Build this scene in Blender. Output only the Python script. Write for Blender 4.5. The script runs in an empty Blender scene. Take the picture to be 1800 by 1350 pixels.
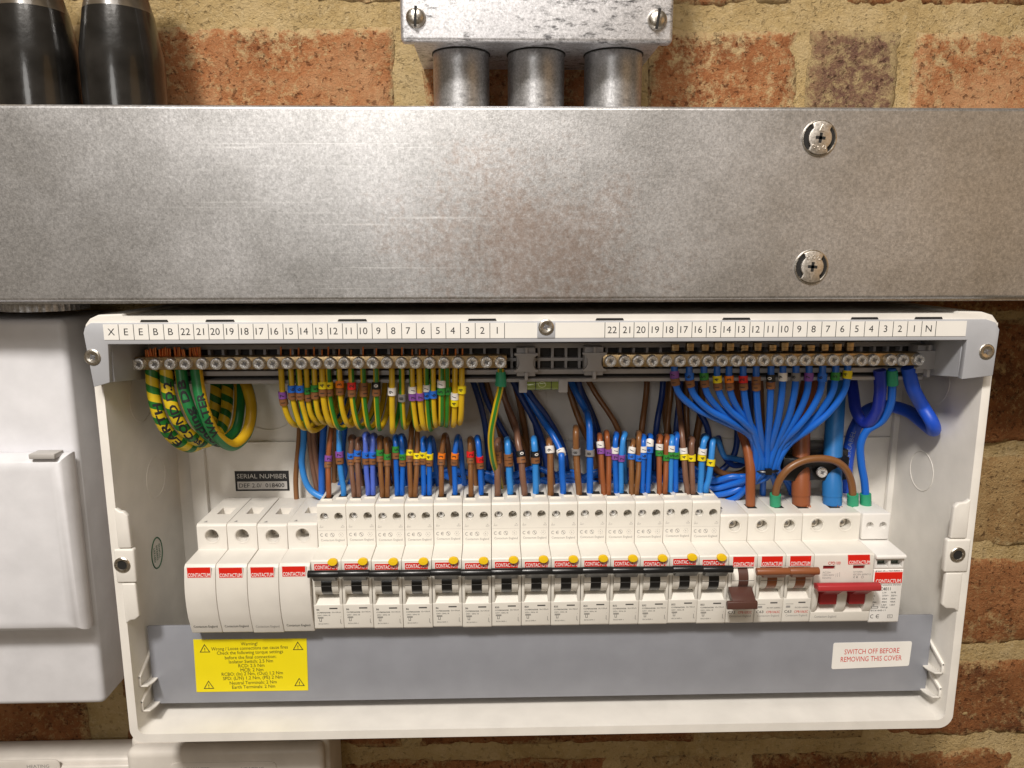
import bpy, bmesh, math, random
import numpy as np
from mathutils import Vector, Matrix, noise as mnoise
random.seed(7)
R = math.radians
SC = bpy.context.scene
COL = SC.collection
S = 0.001                                   # everything below is measured in millimetres

# ------------------------------------------------------------------ camera
F_PX, PITCH, YAW, ROLL, DIST = 1300.0, 0.17739, 0.02620, 0.00143, 500.0
fw = np.array([math.sin(YAW)*math.cos(PITCH), math.cos(YAW)*math.cos(PITCH), -math.sin(PITCH)])
r0 = np.array([math.cos(YAW), -math.sin(YAW), 0.0])
d0 = np.cross(fw, r0)
if d0[2] > 0: d0 = -d0
rt = r0*math.cos(ROLL) + d0*math.sin(ROLL)
dn = -r0*math.sin(ROLL) + d0*math.cos(ROLL)
cam_d = bpy.data.cameras.new("camera")
cam = bpy.data.objects.new("camera", cam_d); COL.objects.link(cam)
cam_d.sensor_width = 36; cam_d.lens = 36*F_PX/1800
cam_d.clip_start = 0.01; cam_d.clip_end = 50
M = Matrix.Identity(4)
for i in range(3):
    M[i][0] = rt[i]; M[i][1] = -dn[i]; M[i][2] = -fw[i]
M[1][3] = -DIST*S
cam.matrix_world = M
SC.camera = cam

def P(px, py, Y):
    """survey: the point of the photograph (1800 wide) on the plane Y mm in front (-) of the wall"""
    q = rt*(px-900) + dn*(py-675) + fw*F_PX
    t = (Y+DIST)/q[1]
    return (q[0]*t, Y, q[2]*t)
def proj(p):
    v = np.array([p[0], p[1]+DIST, p[2]])
    w = v.dot(fw)
    return 900+F_PX*v.dot(rt)/w, 675+F_PX*v.dot(dn)/w

# ------------------------------------------------------------------ world, lamps, exposure
world = bpy.data.worlds.new("World"); SC.world = world
world.use_nodes = True
wb = world.node_tree.nodes['Background']
wb.inputs[0].default_value = (1.0, 0.78, 0.53, 1); wb.inputs[1].default_value = 0.15
def area(name, loc, target, size, power, col, sy=None):
    l = bpy.data.lights.new(name, 'AREA'); l.energy = power; l.color = col
    l.shape = 'RECTANGLE' if sy else 'DISK'; l.size = size
    if sy: l.size_y = sy
    o = bpy.data.objects.new(name, l); COL.objects.link(o)
    o.location = loc
    o.rotation_euler = (Vector(target)-Vector(loc)).to_track_quat('-Z', 'Y').to_euler()
    return o
area("ceiling_lamp", (-0.46, -1.30, 1.30), (0.0, 0, -0.12), 0.24, 34, (1.0, 0.945, 0.875))
area("ceiling_panel", (0.05, -1.45, 1.50), (0.0, 0, -0.12), 0.9, 17, (1.0, 0.94, 0.87))
area("low_front_fill", (-0.38, -1.60, 0.30), (0.0, 0, -0.05), 0.36, 2.2, (1.0, 0.97, 0.93))  # added low fill so the terminal screws and trunking catch light
area("warm_bounce_fill", (1.25, -1.20, 0.20), (0.1, 0, 0), 0.9, 1.1, (1.0, 0.58, 0.24))  # added orange fill standing in for light reflected by brick
SC.view_settings.view_transform = 'Standard'
SC.view_settings.look = 'None'
SC.view_settings.exposure = 0.0
SC.view_settings.gamma = 1.0
SC.cycles.max_bounces = 6

# ------------------------------------------------------------------ materials
def nt(name):
    m = bpy.data.materials.new(name); m.use_nodes = True
    t = m.node_tree
    return m, t, t.nodes['Principled BSDF']
def N(t, typ, **kw):
    n = t.nodes.new(typ)
    for k, v in kw.items():
        if k in n.inputs: n.inputs[k].default_value = v
        else: setattr(n, k, v)
    return n
def plastic(name, col, rough=0.42, grain=0.06, scale=1500, var=0.04, spec=0.5, coat=0.0):
    m, t, b = nt(name)
    b.inputs['Roughness'].default_value = rough
    b.inputs['Specular IOR Level'].default_value = spec
    b.inputs['Coat Weight'].default_value = coat
    tc = N(t, 'ShaderNodeTexCoord')
    n1 = N(t, 'ShaderNodeTexNoise', Scale=60.0, Detail=4.0)
    t.links.new(tc.outputs['Object'], n1.inputs['Vector'])
    rp = N(t, 'ShaderNodeValToRGB')
    lo = [max(0, c*(1-var*1.6)) for c in col]; hi = [min(1, c*(1+var)) for c in col]
    rp.color_ramp.elements[0].position = .3; rp.color_ramp.elements[0].color = (*lo, 1)
    rp.color_ramp.elements[1].position = .7; rp.color_ramp.elements[1].color = (*hi, 1)
    t.links.new(n1.outputs['Fac'], rp.inputs['Fac'])
    t.links.new(rp.outputs['Color'], b.inputs['Base Color'])
    if max(col) > .2:
        n3 = N(t, 'ShaderNodeTexNoise', Scale=260.0, Detail=6.0, Roughness=.8); t.links.new(tc.outputs['Object'], n3.inputs['Vector'])
        d = N(t, 'ShaderNodeMapRange'); d.inputs['From Min'].default_value = .66; d.inputs['From Max'].default_value = .74; d.inputs['To Max'].default_value = .30
        t.links.new(n3.outputs['Fac'], d.inputs['Value'])
        mx = N(t, 'ShaderNodeMix', data_type='RGBA'); mx.inputs['B'].default_value = (col[0]*.6, col[1]*.55, col[2]*.5, 1)
        t.links.new(d.outputs['Result'], mx.inputs['Factor']); t.links.new(rp.outputs['Color'], mx.inputs['A']); t.links.new(mx.outputs['Result'], b.inputs['Base Color'])
        rr = N(t, 'ShaderNodeMapRange'); rr.inputs['To Min'].default_value = rough-.10; rr.inputs['To Max'].default_value = rough+.14
        n4 = N(t, 'ShaderNodeTexNoise', Scale=35.0, Detail=5.0); t.links.new(tc.outputs['Object'], n4.inputs['Vector'])
        t.links.new(n4.outputs['Fac'], rr.inputs['Value']); t.links.new(rr.outputs['Result'], b.inputs['Roughness'])
    if grain:
        n2 = N(t, 'ShaderNodeTexNoise', Scale=float(scale), Detail=2.0)
        t.links.new(tc.outputs['Object'], n2.inputs['Vector'])
        bp = N(t, 'ShaderNodeBump', Strength=grain, Distance=0.0005)
        t.links.new(n2.outputs['Fac'], bp.inputs['Height'])
        t.links.new(bp.outputs['Normal'], b.inputs['Normal'])
    return m
def flat(name, col, rough=0.5, metal=0.0):
    m, t, b = nt(name)
    b.inputs['Base Color'].default_value = (*col, 1)
    b.inputs['Roughness'].default_value = rough; b.inputs['Metallic'].default_value = metal
    return m

W_BOX = plastic("cream_plastic", (0.78, 0.75, 0.70), .40, .10, 900)
W_BRK = plastic("breaker_plastic", (0.75, 0.72, 0.66), .38, .05, 1500, .03)
W_BLK = plastic("blank_plastic", (0.72, 0.69, 0.64), .40, .05, 1500, .03)
W_SPD = plastic("arrester_plastic", (0.80, 0.78, 0.75), .38, .04, 1500, .03)
W_ENC = plastic("white_enclosure_plastic", (0.70, 0.70, 0.73), .32, .05, 500, .05)
W_TIM = plastic("timer_plastic", (0.64, 0.60, 0.55), .40, .05, 900, .06)
G_HOLD = plastic("grey_plastic", (0.43, 0.44, 0.47), .42, .05, 1200)
G_RACK = plastic("rack_grey_plastic", (0.40, 0.39, 0.40), .45, .05, 1200)
G_PANEL = plastic("panel_grey_plastic", (0.265, 0.275, 0.31), .36, .05, 900)
PAPER = plastic("label_paper", (0.82, 0.80, 0.76), .55, .03, 1200, .015)
INK = flat("black_ink", (0.012, 0.012, 0.014), .6)
GINK = flat("grey_ink", (0.30, 0.29, 0.28), .6)
RINK = flat("red_ink", (0.60, 0.03, 0.02), .5)
WINK = flat("white_ink", (0.86, 0.84, 0.82), .5)
BADGE = plastic("red_badge", (0.70, 0.018, 0.008), .35, .0, 900, .02)
YLAB = plastic("yellow_label", (0.84, 0.70, 0.005), .42, .02, 1200, .015)
YBTN = plastic("yellow_button", (0.80, 0.52, 0.01), .35, .0, 900, .02)
BLK = plastic("black_plastic", (0.010, 0.010, 0.011), .28, .03, 1500)
BRN_D = plastic("dark_brown_plastic", (0.085, 0.036, 0.027), .38, .03, 1500)
BRN_L = plastic("brown_plastic", (0.26, 0.085, 0.032), .35, .03, 1500)
RED_H = plastic("red_lever_plastic", (0.40, 0.030, 0.034), .36, .03, 1500)
RED_F = flat("red_flag", (0.22, 0.008, 0.010), .4)
DARK = flat("recess_shade", (0.012, 0.011, 0.010), .8)  # near-black colour standing in for shade inside slots, bores and wire entries
GREEN_S = plastic("green_sleeve_plastic", (0.025, 0.30, 0.155), .38, .05, 1500)
STAMP = flat("green_ink", (0.03, 0.14, 0.07), .6)

def metal(name, col, rough, rvar=.12, scale=900, bump=.08, cvar=.15):
    m, t, b = nt(name)
    b.inputs['Metallic'].default_value = 1.0
    tc = N(t, 'ShaderNodeTexCoord')
    n1 = N(t, 'ShaderNodeTexNoise', Scale=float(scale), Detail=3.0)
    t.links.new(tc.outputs['Object'], n1.inputs['Vector'])
    mr = N(t, 'ShaderNodeMapRange'); mr.inputs['To Min'].default_value = rough-rvar; mr.inputs['To Max'].default_value = rough+rvar
    t.links.new(n1.outputs['Fac'], mr.inputs['Value']); t.links.new(mr.outputs['Result'], b.inputs['Roughness'])
    rp = N(t, 'ShaderNodeValToRGB')
    rp.color_ramp.elements[0].position = .3; rp.color_ramp.elements[0].color = (*[c*(1-cvar) for c in col], 1)
    rp.color_ramp.elements[1].position = .7; rp.color_ramp.elements[1].color = (*[min(1, c*(1+cvar)) for c in col], 1)
    t.links.new(n1.outputs['Fac'], rp.inputs['Fac']); t.links.new(rp.outputs['Color'], b.inputs['Base Color'])
    bp = N(t, 'ShaderNodeBump', Strength=bump, Distance=0.0004)
    t.links.new(n1.outputs['Fac'], bp.inputs['Height']); t.links.new(bp.outputs['Normal'], b.inputs['Normal'])
    return m
ZINC = metal("zinc_screw", (0.90, 0.91, 0.94), .26, .12, 2500, .5)
SHADE = flat("recess_shade_steel", (0.26, 0.26, 0.28), .40, .7)  # darker steel, the shade of the cross recess put into the colour
for n_ in ZINC.node_tree.nodes:
    if n_.type == "BSDF_PRINCIPLED": n_.inputs["Metallic"].default_value = .62
STEEL = metal("steel_screw", (0.62, 0.58, 0.52), .30)
SATIN = metal("satin_steel", (0.78, 0.74, 0.69), .42)
BRASS = metal("brass", (0.54, 0.39, 0.21), .36)
COPPER = metal("copper", (0.72, 0.26, 0.10), .32)

def galvanised(name, base, dark, rough, smudge=0.0, streak=0.0, warm=None):
    m, t, b = nt(name); L = t.links.new
    tc = N(t, 'ShaderNodeTexCoord')
    fine = N(t, 'ShaderNodeTexNoise', Scale=1100.0, Detail=4.0, Roughness=.7)
    L(tc.outputs['Object'], fine.inputs['Vector'])
    big = N(t, 'ShaderNodeTexNoise', Scale=14.0, Detail=5.0, Roughness=.6)
    L(tc.outputs['Object'], big.inputs['Vector'])
    vor = N(t, 'ShaderNodeTexVoronoi', Scale=700.0); L(tc.outputs['Object'], vor.inputs['Vector'])
    # colour
    mixf = N(t, 'ShaderNodeMath', operation='MULTIPLY_ADD'); L(big.outputs['Fac'], mixf.inputs[0]); mixf.inputs[1].default_value = .62
    f2 = N(t, 'ShaderNodeMath', operation='MULTIPLY'); L(fine.outputs['Fac'], f2.inputs[0]); f2.inputs[1].default_value = .42
    L(f2.outputs[0], mixf.inputs[2])
    rp = N(t, 'ShaderNodeValToRGB')
    rp.color_ramp.elements[0].position = .34; rp.color_ramp.elements[0].color = (*dark, 1)
    rp.color_ramp.elements[1].position = .66; rp.color_ramp.elements[1].color = (*base, 1)
    L(mixf.outputs[0], rp.inputs['Fac'])
    colr = rp.outputs['Color']
    def blot(cx, cz, rad, x=1.0):
        mp = N(t, 'ShaderNodeMapping'); mp.inputs['Location'].default_value = (-cx/rad*x, 0, -cz/rad); mp.inputs['Scale'].default_value = (x/rad, 0, 1/rad)
        L(tc.outputs['Object'], mp.inputs['Vector'])
        ln = N(t, 'ShaderNodeVectorMath', operation='LENGTH'); L(mp.outputs['Vector'], ln.inputs[0])
        o = N(t, 'ShaderNodeMapRange'); o.inputs['From Min'].default_value = 1.0; o.inputs['From Max'].default_value = .2; L(ln.outputs['Value'], o.inputs['Value'])
        return o.outputs['Result']
    # fine speckle of the zinc skin
    sk = N(t, 'ShaderNodeTexNoise', Scale=650.0, Detail=6.0, Roughness=.85); L(tc.outputs['Object'], sk.inputs['Vector'])
    sr = N(t, 'ShaderNodeMapRange'); sr.inputs['From Min'].default_value = .36; sr.inputs['From Max'].default_value = .66; sr.inputs['To Min'].default_value = .62; sr.inputs['To Max'].default_value = 1.2
    L(sk.outputs['Fac'], sr.inputs['Value'])
    vm0 = N(t, 'ShaderNodeVectorMath', operation='SCALE'); L(colr, vm0.inputs[0]); L(sr.outputs['Result'], vm0.inputs['Scale']); colr = vm0.outputs['Vector']
    if warm:                                    # rusty handling stain, speckled, low in the middle
        st = N(t, 'ShaderNodeTexNoise', Scale=240.0, Detail=6.0, Roughness=.8); L(tc.outputs['Object'], st.inputs['Vector'])
        s2 = N(t, 'ShaderNodeTexNoise', Scale=26.0, Detail=4.0); L(tc.outputs['Object'], s2.inputs['Vector'])
        mk = blot(.018, .026, .085, .7)
        a1 = N(t, 'ShaderNodeMath', operation='MULTIPLY_ADD'); L(mk, a1.inputs[0]); a1.inputs[1].default_value = .34; L(st.outputs['Fac'], a1.inputs[2])
        a2 = N(t, 'ShaderNodeMath', operation='MULTIPLY_ADD'); L(s2.outputs['Fac'], a2.inputs[0]); a2.inputs[1].default_value = .45; L(a1.outputs[0], a2.inputs[2])
        s3 = N(t, 'ShaderNodeMapRange'); s3.inputs['From Min'].default_value = .90; s3.inputs['From Max'].default_value = 1.16; L(a2.outputs[0], s3.inputs['Value'])
        m2 = N(t, 'ShaderNodeMath', operation='MULTIPLY'); L(s3.outputs['Result'], m2.inputs[0]); m2.inputs[1].default_value = .6
        mx = N(t, 'ShaderNodeMix', data_type='RGBA'); mx.inputs['B'].default_value = (*warm, 1)
        L(m2.outputs[0], mx.inputs['Factor']); L(colr, mx.inputs['A']); colr = mx.outputs['Result']
    if smudge:
        s1 = N(t, 'ShaderNodeTexNoise', Scale=260.0, Detail=6.0, Roughness=.75)
        mp = N(t, 'ShaderNodeMapping'); mp.inputs['Scale'].default_value = (.55, 1, 1.5)
        L(tc.outputs['Object'], mp.inputs['Vector']); L(mp.outputs['Vector'], s1.inputs['Vector'])
        s2 = N(t, 'ShaderNodeTexNoise', Scale=30.0, Detail=2.0); L(tc.outputs['Object'], s2.inputs['Vector'])
        ad = N(t, 'ShaderNodeMath', operation='MULTIPLY_ADD'); L(s2.outputs['Fac'], ad.inputs[0]); ad.inputs[1].default_value = .55; L(s1.outputs['Fac'], ad.inputs[2])
        sr = N(t, 'ShaderNodeMapRange'); sr.inputs['From Min'].default_value = .80; sr.inputs['From Max'].default_value = .94
        L(ad.outputs[0], sr.inputs['Value'])
        mx = N(t, 'ShaderNodeMix', data_type='RGBA'); mx.inputs['B'].default_value = (.06, .06, .065, 1)
        m2 = N(t, 'ShaderNodeMath', operation='MULTIPLY'); L(sr.outputs['Result'], m2.inputs[0]); m2.inputs[1].default_value = smudge
        L(m2.outputs[0], mx.inputs['Factor']); L(colr, mx.inputs['A']); colr = mx.outputs['Result']
    if streak:
        mp = N(t, 'ShaderNodeMapping'); mp.inputs['Scale'].default_value = (9, 9, 900)
        L(tc.outputs['Object'], mp.inputs['Vector'])
        s1 = N(t, 'ShaderNodeTexNoise', Scale=1.0, Detail=2.0); L(mp.outputs['Vector'], s1.inputs['Vector'])
        mk = blot(-.085, .050, .075, .8)
        sr = N(t, 'ShaderNodeMapRange'); sr.inputs['From Min'].default_value = .64; sr.inputs['From Max'].default_value = .72
        L(s1.outputs['Fac'], sr.inputs['Value'])
        mr2 = N(t, 'ShaderNodeMapRange'); mr2.inputs['From Min'].default_value = .0; mr2.inputs['From Max'].default_value = .5
        L(mk, mr2.inputs['Value'])
        m2 = N(t, 'ShaderNodeMath', operation='MULTIPLY'); L(sr.outputs['Result'], m2.inputs[0]); L(mr2.outputs['Result'], m2.inputs[1])
        m4 = N(t, 'ShaderNodeMath', operation='MULTIPLY'); L(m2.outputs[0], m4.inputs[0]); m4.inputs[1].default_value = .36; m2 = m4
        mx = N(t, 'ShaderNodeMix', data_type='RGBA'); mx.inputs['B'].default_value = (.95, .95, .95, 1)
        L(m2.outputs[0], mx.inputs['Factor']); L(colr, mx.inputs['A']); colr = mx.outputs['Result']
    L(colr, b.inputs['Base Color'])
    b.inputs['Metallic'].default_value = .92
    mr = N(t, 'ShaderNodeMapRange'); mr.inputs['To Min'].default_value = rough-.12; mr.inputs['To Max'].default_value = rough+.14
    L(mixf.outputs[0], mr.inputs['Value']); L(mr.outputs['Result'], b.inputs['Roughness'])
    hb = N(t, 'ShaderNodeMath', operation='ADD'); L(fine.outputs['Fac'], hb.inputs[0])
    vm = N(t, 'ShaderNodeMath', operation='MULTIPLY'); L(vor.outputs['Distance'], vm.inputs[0]); vm.inputs[1].default_value = .5
    L(vm.outputs[0], hb.inputs[1])
    bp = N(t, 'ShaderNodeBump', Strength=.20, Distance=0.00022)
    L(hb.outputs[0], bp.inputs['Height']); L(bp.outputs['Normal'], b.inputs['Normal'])
    return m
GALV = galvanised("galvanised_steel", (.76, .76, .78), (.47, .465, .46), .43, .0, 1.0, (.30, .19, .13))
ZCAST = galvanised("zinc_coated_box", (.90, .90, .93), (.68, .68, .71), .50, .85)
PIPE = galvanised("galvanised_conduit", (.66, .66, .67), (.36, .36, .37), .40, .35)

# wire insulation
def wire(name, col, rough=.34):
    m = plastic(name, col, rough, .04, 700, .05)
    return m
BLUE = wire("blue_insulation", (0.010, 0.125, 0.56))
BLUE_L = wire("light_blue_insulation", (0.035, 0.24, 0.66))
BLUE_P = wire("violet_blue_insulation", (0.085, 0.15, 0.60))
BLUE_D = wire("deep_blue_insulation", (0.012, 0.030, 0.33))
BROWN = wire("brown_insulation", (0.21, 0.090, 0.030))
BROWN_R = wire("red_brown_insulation", (0.28, 0.085, 0.028))
BROWN_G = wire("grey_brown_insulation", (0.19, 0.095, 0.060))
BROWN_B = wire("brown_tail_sheath", (0.27, 0.080, 0.028), .42)
BLUE_B = wire("blue_tail_sheath", (0.020, 0.165, 0.46), .42)
def earth_mat(name, duty, twist=0.0, yel=(0.62, 0.40, 0.012), gr=(0.030, 0.20, 0.022)):
    m, t, b = nt(name); L = t.links.new
    uv = N(t, 'ShaderNodeUVMap'); sp = N(t, 'ShaderNodeSeparateXYZ'); L(uv.outputs['UV'], sp.inputs[0])
    ma = N(t, 'ShaderNodeMath', operation='MULTIPLY_ADD'); L(sp.outputs['Y'], ma.inputs[0]); ma.inputs[1].default_value = twist
    if twist:
        hx = N(t, 'ShaderNodeMath', operation='MULTIPLY'); L(sp.outputs['X'], hx.inputs[0]); hx.inputs[1].default_value = 1.0
        L(hx.outputs[0], ma.inputs[2])
        nz = N(t, 'ShaderNodeTexNoise', Scale=90.0, Detail=2.0)
        tc = N(t, 'ShaderNodeTexCoord'); L(tc.outputs['Object'], nz.inputs['Vector'])
        a2 = N(t, 'ShaderNodeMath', operation='MULTIPLY_ADD'); L(nz.outputs['Fac'], a2.inputs[0]); a2.inputs[1].default_value = .16; L(ma.outputs[0], a2.inputs[2])
        src = a2.outputs[0]
    else:
        L(sp.outputs['X'], ma.inputs[2]); src = ma.outputs[0]
    fr = N(t, 'ShaderNodeMath', operation='FRACT'); L(src, fr.inputs[0])
    lt = N(t, 'ShaderNodeMath', operation='LESS_THAN'); L(fr.outputs[0], lt.inputs[0]); lt.inputs[1].default_value = duty
    mx = N(t, 'ShaderNodeMix', data_type='RGBA'); mx.inputs['A'].default_value = (*yel, 1); mx.inputs['B'].default_value = (*gr, 1)
    L(lt.outputs[0], mx.inputs['Factor']); L(mx.outputs['Result'], b.inputs['Base Color'])
    b.inputs['Roughness'].default_value = .38
    return m
EARTH = earth_mat("earth_insulation", .25)
EARTH_W = earth_mat("earth_insulation_wide", .15)
BLUE_R = wire("shaded_blue_insulation", (0.010, 0.040, 0.20))  # darker copy of the blue, shade at the rear put into the colour
EARTH_BIG = earth_mat("earth_sheath", .52, 0, (0.60, 0.36, .012), (0.012, 0.17, .045))
EARTH_TW = earth_mat("earth_wrap", .46, 1/9.5, (0.64, 0.46, .015), (0.012, 0.15, .022))
MK = {}
for k, c in dict(brown=(.23, .095, .035), violet=(.22, .07, .33), blue=(.015, .14, .62), green=(.030, .24, .035), yellow=(.82, .66, .01),
                 orange=(.80, .20, .01), red=(.66, .015, .015), black=(.010, .010, .011), white=(.80, .77, .74), grey=(.22, .21, .21)).items():
    MK[k] = plastic("marker_"+k, c, .45, .03, 1500, .03)
DIG = dict(brown='1', violet='7', blue='6', green='5', yellow='4', orange='3', red='2', black='0', white='9', grey='8', slash='/')

def brick_mat(name, c_lo, c_mid, c_hi, sand, sand_amt, pits=.7):
    m, t, b = nt(name); L = t.links.new
    tc = N(t, 'ShaderNodeTexCoord'); oi = N(t, 'ShaderNodeObjectInfo')
    def noise(scale, detail, rough=.6, woff=0.0, sx=1.0):
        n = N(t, 'ShaderNodeTexNoise', noise_dimensions='4D'); n.inputs['Scale'].default_value = scale; n.inputs['Detail'].default_value = detail; n.inputs['Roughness'].default_value = rough
        w = N(t, 'ShaderNodeMath', operation='MULTIPLY_ADD'); L(oi.outputs['Random'], w.inputs[0]); w.inputs[1].default_value = 37.0; w.inputs[2].default_value = woff
        L(w.outputs[0], n.inputs['W']); L(tc.outputs['Object'], n.inputs['Vector']); return n
    big = noise(16, 6, .62); mid = noise(120, 8, .75, 3.0); fine = noise(800, 4, .7, 9.0)
    ad = N(t, 'ShaderNodeMath', operation='MULTIPLY_ADD'); L(mid.outputs['Fac'], ad.inputs[0]); ad.inputs[1].default_value = .5
    L(big.outputs['Fac'], ad.inputs[2])
    rnd = N(t, 'ShaderNodeMath', operation='MULTIPLY_ADD'); L(oi.outputs['Random'], rnd.inputs[0]); rnd.inputs[1].default_value = .16; L(ad.outputs[0], rnd.inputs[2])
    rp = N(t, 'ShaderNodeValToRGB'); e = rp.color_ramp.elements
    e[0].position = .62; e[0].color = (*c_lo, 1); e[1].position = 1.02; e[1].color = (*c_hi, 1)
    x = e.new(.82); x.color = (*c_mid, 1)
    L(rnd.outputs[0], rp.inputs['Fac'])
    # sandy crust in ragged patches
    sp = noise(130, 9, .80, 17.0)
    sb = N(t, 'ShaderNodeMath', operation='MULTIPLY_ADD'); L(big.outputs['Fac'], sb.inputs[0]); sb.inputs[1].default_value = -.5; L(sp.outputs['Fac'], sb.inputs[2])
    at = N(t, 'ShaderNodeAttribute', attribute_name='edge')
    se = N(t, 'ShaderNodeMath', operation='MULTIPLY_ADD'); L(at.outputs['Fac'], se.inputs[0]); se.inputs[1].default_value = .13; L(sb.outputs[0], se.inputs[2]); sb = se
    sr = N(t, 'ShaderNodeMapRange'); sr.inputs['From Min'].default_value = .34-sand_amt; sr.inputs['From Max'].default_value = .47-sand_amt
    L(sb.outputs[0], sr.inputs['Value'])
    mx = N(t, 'ShaderNodeMix', data_type='RGBA'); mx.inputs['B'].default_value = (*sand, 1)
    L(sr.outputs['Result'], mx.inputs['Factor']); L(rp.outputs['Color'], mx.inputs['A'])
    gn = noise(420, 5, .75, 23.0); gr = N(t, 'ShaderNodeMapRange'); gr.inputs['From Min'].default_value = .54; gr.inputs['From Max'].default_value = .66; gr.inputs['To Max'].default_value = .55
    L(gn.outputs['Fac'], gr.inputs['Value'])
    mg = N(t, 'ShaderNodeMix', data_type='RGBA'); mg.inputs['B'].default_value = (*[min(1, q*1.05) for q in sand], 1)
    L(gr.outputs['Result'], mg.inputs['Factor']); L(mx.outputs['Result'], mg.inputs['A']); mx = mg
    # dark pits
    pr = N(t, 'ShaderNodeMapRange'); pr.inputs['From Min'].default_value = .34; pr.inputs['From Max'].default_value = .42
    pn = noise(330, 3, .6, 5.0); L(pn.outputs['Fac'], pr.inputs['Value'])
    m3 = N(t, 'ShaderNodeMix', data_type='RGBA', blend_type='MULTIPLY'); m3.inputs['Factor'].default_value = pits
    cr = N(t, 'ShaderNodeValToRGB'); cr.color_ramp.elements[0].color = (.28, .22, .2, 1)
    L(pr.outputs['Result'], cr.inputs['Fac']); L(cr.outputs['Color'], m3.inputs['B']); L(mx.outputs['Result'], m3.inputs['A'])
    L(m3.outputs['Result'], b.inputs['Base Color'])
    b.inputs['Roughness'].default_value = .9; b.inputs['Specular IOR Level'].default_value = .2
    h1 = N(t, 'ShaderNodeMath', operation='MULTIPLY_ADD'); L(fine.outputs['Fac'], h1.inputs[0]); h1.inputs[1].default_value = .5; L(mid.outputs['Fac'], h1.inputs[2])
    h2 = N(t, 'ShaderNodeMath', operation='MULTIPLY_ADD'); L(pr.outputs['Result'], h2.inputs[0]); h2.inputs[1].default_value = .25; L(h1.outputs[0], h2.inputs[2])
    bp = N(t, 'ShaderNodeBump', Strength=1.0, Distance=0.0042); L(h2.outputs[0], bp.inputs['Height']); L(bp.outputs['Normal'], b.inputs['Normal'])
    return m
BRICK_O = brick_mat("orange_brick", (.25, .085, .032), (.43, .175, .070), (.52, .28, .14), (.60, .44, .23), .085)
BRICK_R = brick_mat("red_brown_brick", (.15, .055, .022), (.30, .118, .042), (.40, .18, .075), (.50, .34, .16), .035)
BRICK_K = brick_mat("sooty_brick", (.08, .045, .035), (.19, .10, .07), (.33, .20, .11), (.47, .35, .18), .12)
BRICK_S = brick_mat("sandy_brick", (.30, .16, .06), (.42, .27, .12), (.50, .35, .17), (.55, .42, .22), .03)
MORTAR = brick_mat("mortar", (.40, .27, .11), (.55, .40, .19), (.63, .48, .26), (.66, .53, .31), .02, .25)

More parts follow.
